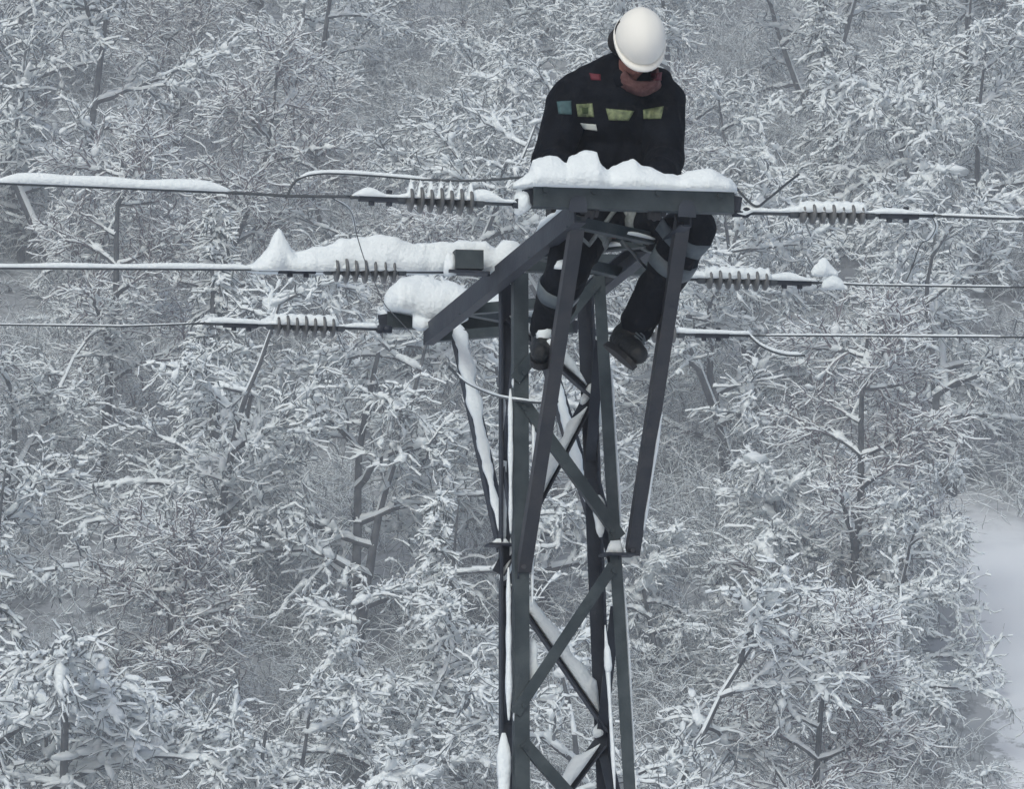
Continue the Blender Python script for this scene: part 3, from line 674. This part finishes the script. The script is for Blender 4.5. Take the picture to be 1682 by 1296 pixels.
string('mr', 0, (1090, 457), 1165, 1256, (1345, 464), 7, 'snow-humped insulator string on the middle conductor just right of the knee of the person', .022, .85, True)
string('fr', 1.74, (975, 546), 1030, 1105, (1232, 551), 6, 'mostly hidden insulator string on the lowest conductor behind the boot at right', .01, .8)

# ------------------------------------------------------------------ conductors and jumpers
def wire(name, pts, rad, label, cat='wire', group=None, snow=None, n=40, straight=False):
    P = [Vector(p) for p in pts]; out = []
    for i in range(len(P)-1):              # Catmull-Rom through the points
        p0, p1, p2, p3 = P[max(i-1, 0)], P[i], P[i+1], P[min(i+2, len(P)-1)]
        m = max(2, int(n/(len(P)-1)))
        for k in range(m):
            t = k/m; out.append(p1.lerp(p2, t) if straight else .5*((2*p1) + (p2-p0)*t + (2*p0-5*p1+4*p2-p3)*t*t + (3*p1-p0-3*p2+p3)*t**3))
    out.append(P[-1]); mb = MB(); mb.tube(out, rad, 7); o = tag(mb.build(name, M_WIRE, None, True), label, cat, group)
    if snow:
        for a, b, h, wd in snow:           # lengths of the wire (0..1) that carry snow
            sub_ = [out[int(i)] for i in range(int(a*(len(out)-1)), int(b*(len(out)-1))+1)]
            s2 = []
            for i in range(len(sub_)-1):
                L = (sub_[i+1]-sub_[i]).length; m = max(1, int(L/.03)) if L < 3 else 6
                s2 += [sub_[i].lerp(sub_[i+1], k/m) for k in range(m)]
            s2.append(sub_[-1]); ms = MB(); K = 6; N = len(s2)
            for i, p in enumerate(s2):
                e = min(1, min(i, N-1-i)/3.0 + .1); k = (1 + .35*noise.noise(p*5))*e; t = (s2[min(i+1, N-1)] - s2[max(i-1, 0)]).normalized(); sd_ = t.cross(ZV).normalized()
                for j in range(K):
                    g = -1 + 2*j/(K-1); ms.v.append(tuple(p + sd_*g*wd/2*k + ZV*(h*k*(1-abs(g)**2.2)**.6 + rad*.3)))
            for i in range(N-1):
                for j in range(K): ms.f.append((i*K+j, i*K+(j+1) % K, (i+1)*K+(j+1) % K, (i+1)*K+j)); ms.m.append(0)
            ms.f += [tuple(range(K)), tuple((N-1)*K+j for j in range(K))]; ms.m += [0, 0]
            ms.build('snow_strip', M_SNOW, o, True)
    return o
def far_out(p, q, L, sag=0.0):             # carries on a line for L metres beyond q
    d = (q - p).normalized(); return q + d*L + ZV*sag
G = 'conductors of the power line'
def line(key, v, pts, side, label, snow, rad=.0062):
    P = [LINE_END[key]] + [at(x, y, v) for x, y in pts]; q = P[-1]; d = NU*side; sl = (P[-1].z - P[-2].z)/max(.1, abs((P[-1]-P[-2]).dot(NU)))
    P += [q + d*8 + ZV*(sl*8 + .1), q + d*25 + ZV*(sl*25 + .9), q + d*45 + ZV*(sl*45 + 2.6)]
    return wire('conductor', P, rad, label, 'power cable', G, snow, n=12*(len(P)-1), straight=True)
line('nl', -1.72, [(480, 322), (372, 316), (180, 308), (-20, 300)], -1, 'top conductor on the left with a thick white snow strip', [(.285, .58, .040, .030)])
line('ml', 0, [(300, 442), (150, 441), (-20, 440)], -1, 'middle conductor on the left carrying a thin snow strip', [(.0, .52, .022, .022)])
line('fl', 1.74, [(200, 536), (-20, 533)], -1, 'lowest conductor on the left, thin and bare', [(.0, .42, .006, .012)], .005)
line('nr', -1.72, [(1610, 357), (1700, 360)], 1, 'top conductor on the right with a thin snow strip', [(0, .38, .010, .014)])
line('mr', 0, [(1420, 468), (1560, 470), (1700, 472)], 1, 'middle conductor on the right, thin and pale', [(.0, .48, .006, .012)], .005)
line('fr', 1.74, [(1450, 552), (1700, 554)], 1, 'lowest conductor on the right running level into the trees', [(0, .38, .008, .013)], .005)
JG = 'jumper wires at the tower'
wire('jumper_wire', [at(470, 326, -1.72), at(487, 296, -1.7), at(530, 285, -1.7), at(610, 288, -1.7), at(700, 295, -1.7), at(790, 296, -1.72), at(866, 290, -1.72)], .005, 'thin snow-dusted jumper wire arching above the upper left insulators', 'wire', JG, [(.18, .72, .014, .016)])
wire('jumper_wire', [at(540, 322, -1.72), at(575, 345, -1.6), at(586, 385, -1.2), at(600, 430, -.6), at(618, 470, -.2), at(632, 500, .5), at(650, 520, 1.2), at(676, 548, 1.7)], .0022, 'thin dark wire dropping across the snow ridge left of the tower', 'wire', JG, [(.05, .3, .008, .01)])
wire('jumper_wire', [at(1530, 354, -1.72), at(1537, 372, -1.7), at(1527, 392, -1.66), at(1512, 402, -1.6), at(1498, 440, -1.5), at(1488, 462, -1.4)], .0024, 'drooping jumper wire with snow hooked at the end of the upper right string', 'wire', JG, [(.05, .5, .018, .022)])
wire('jumper_wire', [at(1225, 545, 1.74), at(1250, 568, 1.74), at(1285, 582, 1.74), at(1322, 584, 1.74)], .006, 'short snowy wire curving down from the lowest right conductor', 'wire', JG, [(.02, .97, .014, .018)])
wire('jumper_wire', [at(1209, 308, -1.74), at(1240, 338, -1.74), at(1262, 326, -1.7), at(1290, 303, -1.66), at(1312, 286, -1.6)], .005, 'thin dark wire bent up in a V off the right end of the near channel', 'wire', JG)
wire('hanging_rope', [at(738, 604, .9), at(770, 630, .7), at(810, 648, .25), at(838, 655, -.10), at(850, 657, -.20), at(880, 661, -.21), at(912, 660, -.20)], .007, 'pale snowy rope slung from the far brace to the front of the tower', 'rope', None, [(.05, .95, .008, .014)])
wire('hanging_rope', [at(1020, 395, -1.3), at(1040, 415, -1.3), at(1060, 438, -1.2), at(1085, 452, -1.1)], .007, 'short pale safety rope hanging under the crossarm beside the person', 'rope')
for px, py, v, lab in ((1352, 440, .0, 'little snow lump perched above the middle right conductor clamp'), (1368, 462, .0, 'wedge of snow on the clamp at the end of the middle right string')):
    pr = [(px-18, py+8, py+4), (px-8, py+8, py-12), (px, py+8, py-20 if px < 1360 else py-14), (px+14, py+8, py-2), (px+24, py+9, py+6)]
    ridge('snow_lump', pr, v, .05, lab, seed=9)

# ------------------------------------------------------------------ the person on the crossarm
def remesh(mb, name, mats, voxel, smooth=4, disp=None, parent=None):
    o = mb.build(name, mats); md = o.modifiers.new('r', 'REMESH'); md.mode = 'VOXEL'; md.voxel_size = voxel
    ms = o.modifiers.new('s', 'SMOOTH'); ms.iterations = smooth; ms.factor = .5
    me = bpy.data.meshes.new_from_object(o.evaluated_get(bpy.context.evaluated_depsgraph_get()))
    old = o.data; o.data = me; o.modifiers.clear(); bpy.data.meshes.remove(old); me.name = name
    if disp:
        nn = [v.normal.copy() for v in me.vertices]
        for v, q in zip(me.vertices, nn): v.co += q * disp(v.co)
    me.polygons.foreach_set('use_smooth', [True] * len(me.polygons)); me.materials.clear(); me.materials.append(mats)
    if parent is not None:
        o.parent = parent
    return o
def folds(amp, sc=9.0, stretch=(1, 1, .55), seed=0):
    def f(p):
        q = Vector((p.x*stretch[0], p.y*stretch[1], p.z*stretch[2])) * sc + Vector((seed, 2*seed, 0))
        n = noise.noise(q + Vector((noise.noise(q*.7)*1.5, 0, 0))); return amp * ((1 - abs(n)*2.2) * .8 + noise.noise(q*2.3) * .5)
    return f
FD = -NV; XR = NU
TH = R(68); HU = (FD*math.sin(TH) + ZV*math.cos(TH)).normalized(); FN = (FD*math.cos(TH) - ZV*math.sin(TH)).normalized()
HC = at(1046, 76, -1.40)
J = dict(neck=at(1034, 126, -1.25), sl=at(936, 163, -1.22), sr=at(1088, 164, -1.22), el=at(904, 264, -1.28), er=at(1091, 264, -1.30), hl=at(958, 322, -1.615), hr=at(1072, 326, -1.615),
         pel=at(1003, 352, -1.02), hipr=at(1046, 362, -1.06), knr=at(1138, 374, -1.40), anr=at(1040, 545, -1.06), hipl=at(968, 360, -1.06), knl=at(930, 448, -1.12), anl=at(896, 545, -.86))
# the body: one continuous surface from head to ankles, under the clothes
mb = MB()
mb.ellipsoid(HC, .074, .094, .105, (XR, FN, HU)); mb.ellipsoid(HC - HU*.055 + FN*.030, .056, .060, .066, (XR, FN, HU))      # skull, jaw
mb.ellipsoid(HC + FN*.098 - HU*.018, .014, .018, .026, (XR, FN, HU)); mb.ellipsoid(HC + FN*.088 + HU*.026, .05, .012, .012, (XR, FN, HU))   # nose, brow
mb.ellipsoid(HC + FN*.086 - HU*.062, .025, .010, .012, (XR, FN, HU)); mb.ellipsoid(HC + FN*.080 - HU*.105, .022, .016, .014, (XR, FN, HU))  # lips, chin
for s in (-1, 1):
    mb.ellipsoid(HC + XR*.076*s - HU*.005, .010, .018, .030, (XR, FN, HU)); mb.ellipsoid(HC + XR*.034*s + FN*.070 - HU*.03, .022, .020, .022, (XR, FN, HU))
mb.limb([(HC - HU*.06, .055), (J['neck'], .06), (at(1015, 200, -1.15), .095), (at(1005, 300, -1.06), .10), (J['pel'], .13)])
for a in ('l', 'r'):
    mb.limb([(at(1015, 170, -1.19), .07), (J['s'+a], .06), (J['e'+a], .043), (J['h'+a], .028)])
    mb.limb([(J['pel'], .12), (J['hip'+a], .085), (J['kn'+a], .055), (J['an'+a], .04)])
PERSON = remesh(mb, 'person', M_SKIN, .011, 3)
tag(PERSON, 'person in dark navy work clothes and white helmet sitting on the steel tower', 'person')
# eyes half way up the head, looking down
for s in (-1, 1):
    mb = MB(); mb.ellipsoid(HC + XR*.033*s + FN*.083 + HU*.005, .012, .010, .009, (XR, FN, HU), 10, 8); mb.build('eye', M_HAIR, PERSON, True)
mb = MB(); mb.ellipsoid(HC - FN*.034 + HU*.036 - XR*.012, .085, .090, .098, (XR, FN, HU)); mb.ellipsoid(HC - FN*.06 - HU*.05 - XR*.03, .075, .06, .08, (XR, FN, HU))
remesh(mb, 'hair', M_HAIR, .009, 2, folds(.003, 30), PERSON)
# jacket
mb = MB(); fr = (XR, NV, ZV)
mb.ellipsoid(at(1003, 316, -1.06), .205, .155, .15, fr); mb.ellipsoid(at(1006, 255, -1.11), .205, .155, .17, fr); mb.ellipsoid(at(1010, 195, -1.17), .225, .145, .15, fr)
mb.ellipsoid(at(1013, 156, -1.21), .225, .115, .095, fr); mb.limb([(at(948, 142, -1.22), .062), (at(1018, 112, -1.24), .066), (at(1078, 136, -1.23), .062)])
for a in ('l', 'r'):
    mb.limb([(J['s'+a], .086), (J['s'+a].lerp(J['e'+a], .5), .080), (J['e'+a], .076), (J['e'+a].lerp(J['h'+a], .5), .064), (J['e'+a].lerp(J['h'+a], .86), .048)])
JACKET = remesh(mb, 'jacket', M_JACKET, .010, 5, folds(.014, 8.5, seed=3), PERSON)
# standing collar and neck warmer
def collar(name, c, axis, r0, r1, h, m, th=.012, sq=.85, parent=PERSON):
    a = axis.cross(NV).normalized(); b = axis.cross(a); mb = MB(); n = 28
    prof = [(0, r0), (h*.5, (r0+r1)/2*1.03), (h, r1), (h, r1-th), (0, r0-th)]
    for x, rr in prof: mb.v += [tuple(c + axis*x + (a*math.cos(2*math.pi*k/n) + b*sq*math.sin(2*math.pi*k/n))*rr*(1+.05*math.sin(5*2*math.pi*k/n+x*50))) for k in range(n)]
    for i in range(5):
        for k in range(n): mb.f.append((i*n+k, i*n+(k+1) % n, ((i+1) % 5)*n+(k+1) % n, ((i+1) % 5)*n+k)); mb.m.append(0)
    return mb.build(name, m, parent, True)
ax = (HC - HU*.07 - J['neck']).normalized()
collar('neck_warmer', J['neck'] + FD*.055 - ZV*.03 + XR*.03, (ax + FD*.35).normalized(), .088, .070, .060, mat('brown_neck_warmer', (.11, .045, .045), .9, 0, 40, (.18, .09, .085), .4, 80))
collar('collar', J['neck'] - ZV*.065 - FD*.015, (ZV - FD*.12).normalized(), .130, .108, .085, M_JACKET)
# trousers
mb = MB(); mb.ellipsoid(J['pel'] + ZV*.015, .205, .165, .125, fr)
for a, k in (('l', 1.0), ('r', 1.06)):
    kn, an = J['kn'+a], J['an'+a]
    mb.limb([(J['hip'+a], .118*k), (J['hip'+a].lerp(kn, .5), .100*k), (kn, .084*k), (kn.lerp(an, .35), .082*k), (kn.lerp(an, .75), .070*k), (kn.lerp(an, .92), .066*k)])
TROUSERS = remesh(mb, 'trousers', M_TROUSER, .010, 4, folds(.012, 9, (1, 1, .8), 7), PERSON)
# boots
def boot(an, kn, heel, toe, sole_drop):
    mb = MB(); d = (toe - heel).normalized(); mb.limb([(kn.lerp(an, .84), .066), (an, .062), (heel + (an-heel)*.35, .058)])
    mb.limb([(heel, .046), (heel.lerp(toe, .35), .054), (heel.lerp(toe, .72), .049), (toe, .040)])
    b = remesh(mb, 'boot', M_BOOT, .008, 3, folds(.003, 20), PERSON)
    up = (an - heel); up = (up - d*up.dot(d)).normalized(); sd_ = d.cross(up); mb = MB(); n = 18; pr = []
    for k in range(n):
        a = 2*math.pi*k/n; pr.append((math.cos(a)*((toe-heel).length/2 + .048), math.sin(a)*(.046 + .008*math.cos(a))))
    c = heel.lerp(toe, .5) - up*sole_drop; mb.extrude(c - up*.022, c, pr, d, sd_)
    mb.build('sole', M_STRAP, b)
    mb = MB()
    for i in range(4):
        p = an.lerp(heel.lerp(toe, .6), .15 + .2*i) + d*.035*(1-i*.15); mb.tube([p - sd_*.035 + up*.03, p + d*.02 + up*.035, p + sd_*.035 + up*.03], .004, 6)
    mb.build('lace', M_GREYREFL, b)
    return b
boot(J['anr'], J['knr'], at(1018, 560, -1.04), at(1048, 582, -1.19), .038)
boot(J['anl'], J['knl'], at(896, 556, -.80), at(888, 580, -1.0), .038)
# gloved hands, fingers closed over the rear edge of the channel
def hand(w, el, s):
    d = (w - el).normalized(); f = (FD*.86 - ZV*.30 + d*.2).normalized(); lat = f.cross(ZV).normalized()*s; up = lat.cross(f)*s
    if up.z < 0: up = -up
    mb = MB(); mb.limb([(w - d*.05, .034), (w, .032)]); mb.ellipsoid(w + f*.048, .043, .052, .022, (lat, f, up))
    for i, ln in enumerate((.072, .082, .076, .058)):
        b = w + f*.088 + lat*(-.030 + .020*i); k1 = b + f*ln*.42 - up*.006; k2 = k1 + (f*.45 - up*.9).normalized()*ln*.38; k3 = k2 + (-f*.25 - up).normalized()*ln*.3
        mb.limb([(w + f*.05 + lat*(-.026 + .017*i), .012), (b, .0115), (k1, .0105), (k2, .0098), (k3, .009)], 10)
    t0 = w + f*.025 - lat*.036; t1 = t0 - lat*.026 + f*.03 - up*.012; t2 = t1 + f*.03 - up*.018 + lat*.004
    mb.limb([(w + f*.02 - lat*.02, .016), (t0, .0145), (t1, .013), (t2, .011)], 10)
    return remesh(mb, 'glove', M_GLOVE, .0045, 2, None, PERSON)
hand(J['hl'], J['el'], 1); hand(J['hr'], J['er'], -1)
# helmet: shell with rim, low ridge and peak
HO = at(1051, 62, -1.43); mb = MB(); fx, fy, fz_ = XR, FN, HU; n = 40; rings = 14; prof = []
def hpt(a, e, k=1.0):
    c, s_ = math.cos(e), math.sin(e); y = math.sin(a); front = .134 if y > 0 else .122
    return HO + fx*(.102*k*c**.82*math.cos(a)) + fy*(front*k*c**.82*y) + fz_*(.122*k*s_ + (.003*math.exp(-(math.cos(a)*c*6)**2) if k == 1 else 0))
vs = []
for kk in (1.0, .95):
    for j in range(rings): vs += [hpt(2*math.pi*i/n, (math.pi/2*.985)*j/(rings-1), kk) for i in range(n)]
fs = []
for b in (0, rings*n):
    for j in range(rings-1):
        for i in range(n): fs.append((b+j*n+i, b+j*n+(i+1) % n, b+(j+1)*n+(i+1) % n, b+(j+1)*n+i))
    fs.append(tuple(b+(rings-1)*n+i for i in range(n)))
for i in range(n): fs.append((i, (i+1) % n, rings*n+(i+1) % n, rings*n+i))
mb.add(vs, fs); HELMET = mb.build('helmet', M_HELMET, PERSON, True)
mb = MB(); vs = []                                                # brim, longer at the front
for z, k in ((.004, 1.0), (-.004, 1.0), (-.010, None), (-.004, None)):
    for i in range(n):
        a = 2*math.pi*i/n; p = hpt(a, 0, 1.0) + fz_*z; o = (p - HO).normalized()
        vs.append(p + (o*(.006 + .020*max(0, math.sin(a))**2) if k is None else o*-.002))
mb.add(vs, [(j*n+i, j*n+(i+1) % n, ((j+1) % 4)*n+(i+1) % n, ((j+1) % 4)*n+i) for j in range(4) for i in range(n)]); mb.build('brim', M_HELMET, HELMET, True)
mb = MB()
for s in (-1, 1): mb.tube([HO + XR*.103*s - HU*.01, HO + XR*.082*s - HU*.08 + FN*.03, HO - HU*.150 + FN*.052 + XR*.02*s], .005, 6)
mb.build('chin_strap', M_STRAP, HELMET)
# patches that lie on the jacket and bands round the trouser leg
def bvh(o):
    return BVHTree.FromPolygons([o.matrix_world @ v.co for v in o.data.vertices], [tuple(p.vertices) for p in o.data.polygons])
bpy.context.view_layer.update()
BJ, BT = bvh(JACKET), bvh(TROUSERS)
def patch(name, quad, m, parent=JACKET, tree=None, off=.005, nx=9, ny=6):
    top = []
    for j in range(ny):
        for i in range(nx):
            f, g = i/(nx-1), j/(ny-1); x = (quad[0][0]*(1-f)+quad[1][0]*f)*(1-g) + (quad[3][0]*(1-f)+quad[2][0]*f)*g; y = (quad[0][1]*(1-f)+quad[1][1]*f)*(1-g) + (quad[3][1]*(1-f)+quad[2][1]*f)*g
            d = ray(x, y).normalized(); h = (tree or BJ).ray_cast(CAM, d)
            if h[0] is None: return None
            top.append((h[0] + h[1]*off, h[0] - h[1]*.002))
    N = nx*ny; mb = MB(); mb.v = [tuple(a) for a, b in top] + [tuple(b) for a, b in top]
    for j in range(ny-1):
        for i in range(nx-1):
            q = (j*nx+i, j*nx+i+1, (j+1)*nx+i+1, (j+1)*nx+i); mb.f += [q, tuple(k+N for k in q[::-1])]; mb.m += [0, 0]
    rim = [i for i in range(nx)] + [j*nx+nx-1 for j in range(1, ny)] + [(ny-1)*nx+i for i in range(nx-2, -1, -1)] + [j*nx for j in range(ny-2, 0, -1)]
    for a, b in zip(rim, rim[1:] + rim[:1]): mb.f.append((a, b, b+N, a+N)); mb.m.append(0)
    return mb.build(name, m, parent, True)
patch('sleeve_badge', [(915, 167), (938, 165), (939, 188), (918, 187)], M_TEAL)
patch('reflective_patch', [(946, 171), (973, 169), (976, 192), (949, 191)], M_LIME)
patch('patch_emblem', [(954, 176), (965, 176), (966, 186), (955, 186)], mat('dark_emblem', (.05, .08, .03), .8), off=.008, nx=5, ny=5)
patch('name_tape', [(953, 202), (979, 204), (981, 214), (958, 211)], M_WHITEP)
patch('reflective_patch', [(995, 178), (1041, 182), (1032, 198), (1000, 197)], M_LIME)
patch('reflective_patch', [(1056, 180), (1090, 175), (1086, 195), (1057, 195)], M_LIME)
patch('red_flash', [(968, 120), (986, 122), (987, 132), (971, 131)], M_RED, nx=5, ny=4)
NECK = [o for o in PERSON.children if o.name.startswith(('neck_warmer', 'collar'))]
def joined(objs):
    V = []; F = []
    for o in objs:
        b = len(V); V += [o.matrix_world @ v.co for v in o.data.vertices]; F += [tuple(i+b for i in p.vertices) for p in o.data.polygons]
    return BVHTree.FromPolygons(V, F)
patch('red_flash', [(1068, 117), (1087, 119), (1086, 132), (1070, 130)], M_RED, nx=5, ny=4, tree=joined([JACKET] + NECK))
def band(c, t, wd, tree, m, rr=.3):
    t = t.normalized(); a = t.cross(ZV).normalized(); b = t.cross(a); n = 36; rings = []
    for s in (-.5, 0, .5):
        for off in (1,):
            row = []
            for k in range(n):
                d = a*math.cos(2*math.pi*k/n) + b*math.sin(2*math.pi*k/n); o = c + t*wd*s + d*.16; h = tree.ray_cast(o, -d, .16)
                r_ = (h[0] - (c + t*wd*s)).length if h[0] is not None else .09
                row.append((d, min(r_, .125)))
            rings.append([(c + t*wd*s + d*(r_+.005), c + t*wd*s + d*(r_-.006)) for d, r_ in row])
    mb = MB()
    for q in (0, 1):
        for ring in rings: mb.v += [tuple(p[q]) for p in ring]
    m3 = 3*n
    for q in (0, m3):
        for j in range(2):
            for k in range(n): mb.f.append((q+j*n+k, q+j*n+(k+1) % n, q+(j+1)*n+(k+1) % n, q+(j+1)*n+k)); mb.m.append(0)
    for j in (0, 2):
        for k in range(n): mb.f.append((j*n+k, j*n+(k+1) % n, m3+j*n+(k+1) % n, m3+j*n+k)); mb.m.append(0)
    return mb.build('reflective_band', m, TROUSERS, True)
sh = J['anr'] - J['knr']
band(J['knr'] + sh*.10, sh, .062, BT, M_GREYREFL); band(J['knr'] + sh*.33, sh, .062, BT, M_GREYREFL)
sh = J['anl'] - J['knl']; band(J['knl'] + sh*.30, sh, .055, BT, M_GREYREFL)
# climbing harness: loops round the thighs, a strap to the beam and a clip
for a in ('l', 'r'):
    th = J['kn'+a] - J['hip'+a]; b_ = band(J['hip'+a] + th*.30, th, .045, BT, M_STRAPGREY); b_.name = 'harness_loop'
mb = MB(); c0 = J['pel'] + FD*.16 + ZV*.04; c1 = fz(B2n, B2f, -1.25) + ZV*.05
mb.tube([c0, c0.lerp(c1, .4) - ZV*.10, c0.lerp(c1, .8) - ZV*.06, c1], .011, 6); mb.tube([c0 + XR*.02, c0.lerp(fz(B1n, B1f, -1.3), .5) - ZV*.13, fz(B1n, B1f, -1.3) + ZV*.05], .010, 6); mb.build('lanyard', M_STRAPGREY, PERSON, True)
for i_, q in enumerate((J['anl'] + FD*.06 + ZV*.06, J['anl'] + FD*.10 - ZV*.03 - XR*.02, J['anl'] + FD*.13 - ZV*.07 + XR*.015, J['knl'].lerp(J['anl'], .55) + FD*.08 - XR*.02, J['knl'] + FD*.095 + ZV*.02 - XR*.03)):
    mb = MB(); mb.ellipsoid(q, .022 + .008*(i_ % 3), .015, .018 + .01*(i_ % 2), None, 10, 7)
    mb.v = [tuple(Vector(p) + (Vector(p)-q)*(.9*noise.noise(Vector(p)*40))) for p in mb.v]; mb.build('stuck_snow', M_SNOW, PERSON, True)
# work belt with a tool pouch
collar('work_belt', J['pel'] + ZV*.075, ZV, .222, .220, .05, M_STRAP, .012, .80)
mb = MB(); c = J['pel'] - XR*.225 + ZV*.02 + FD*.02; mb.bar(c - ZV*.075, c + ZV*.05, .075, .11, NV, 0, 1.1); mb.bar(c + ZV*.05, c + ZV*.062, .085, .12, NV); mb.build('tool_pouch', M_STRAP, PERSON)

# ------------------------------------------------------------------ falling-snow air
def haze():
    mb = MB(); x0, x1, y0, y1, z0, z1 = -410, 410, -140, 660, -60, 140
    mb.add([Vector((x, y, z)) for z in (z0, z1) for y in (y0, y1) for x in (x0, x1)], [(0, 1, 3, 2), (4, 5, 7, 6), (0, 1, 5, 4), (2, 3, 7, 6), (0, 2, 6, 4), (1, 3, 7, 5)])
    m = bpy.data.materials.new('pale_air'); m.use_nodes = True; t = m.node_tree; t.nodes.clear(); o = t.nodes.new('ShaderNodeOutputMaterial'); v = t.nodes.new('ShaderNodeVolumePrincipled')
    v.inputs['Color'].default_value = (.92, .95, 1, 1); v.inputs['Density'].default_value = HAZE; v.inputs['Anisotropy'].default_value = .1
    t.links.new(v.outputs[0], o.inputs['Volume']); structure(mb.build('haze', m), 'stuff')
HAZE = .0013
haze()
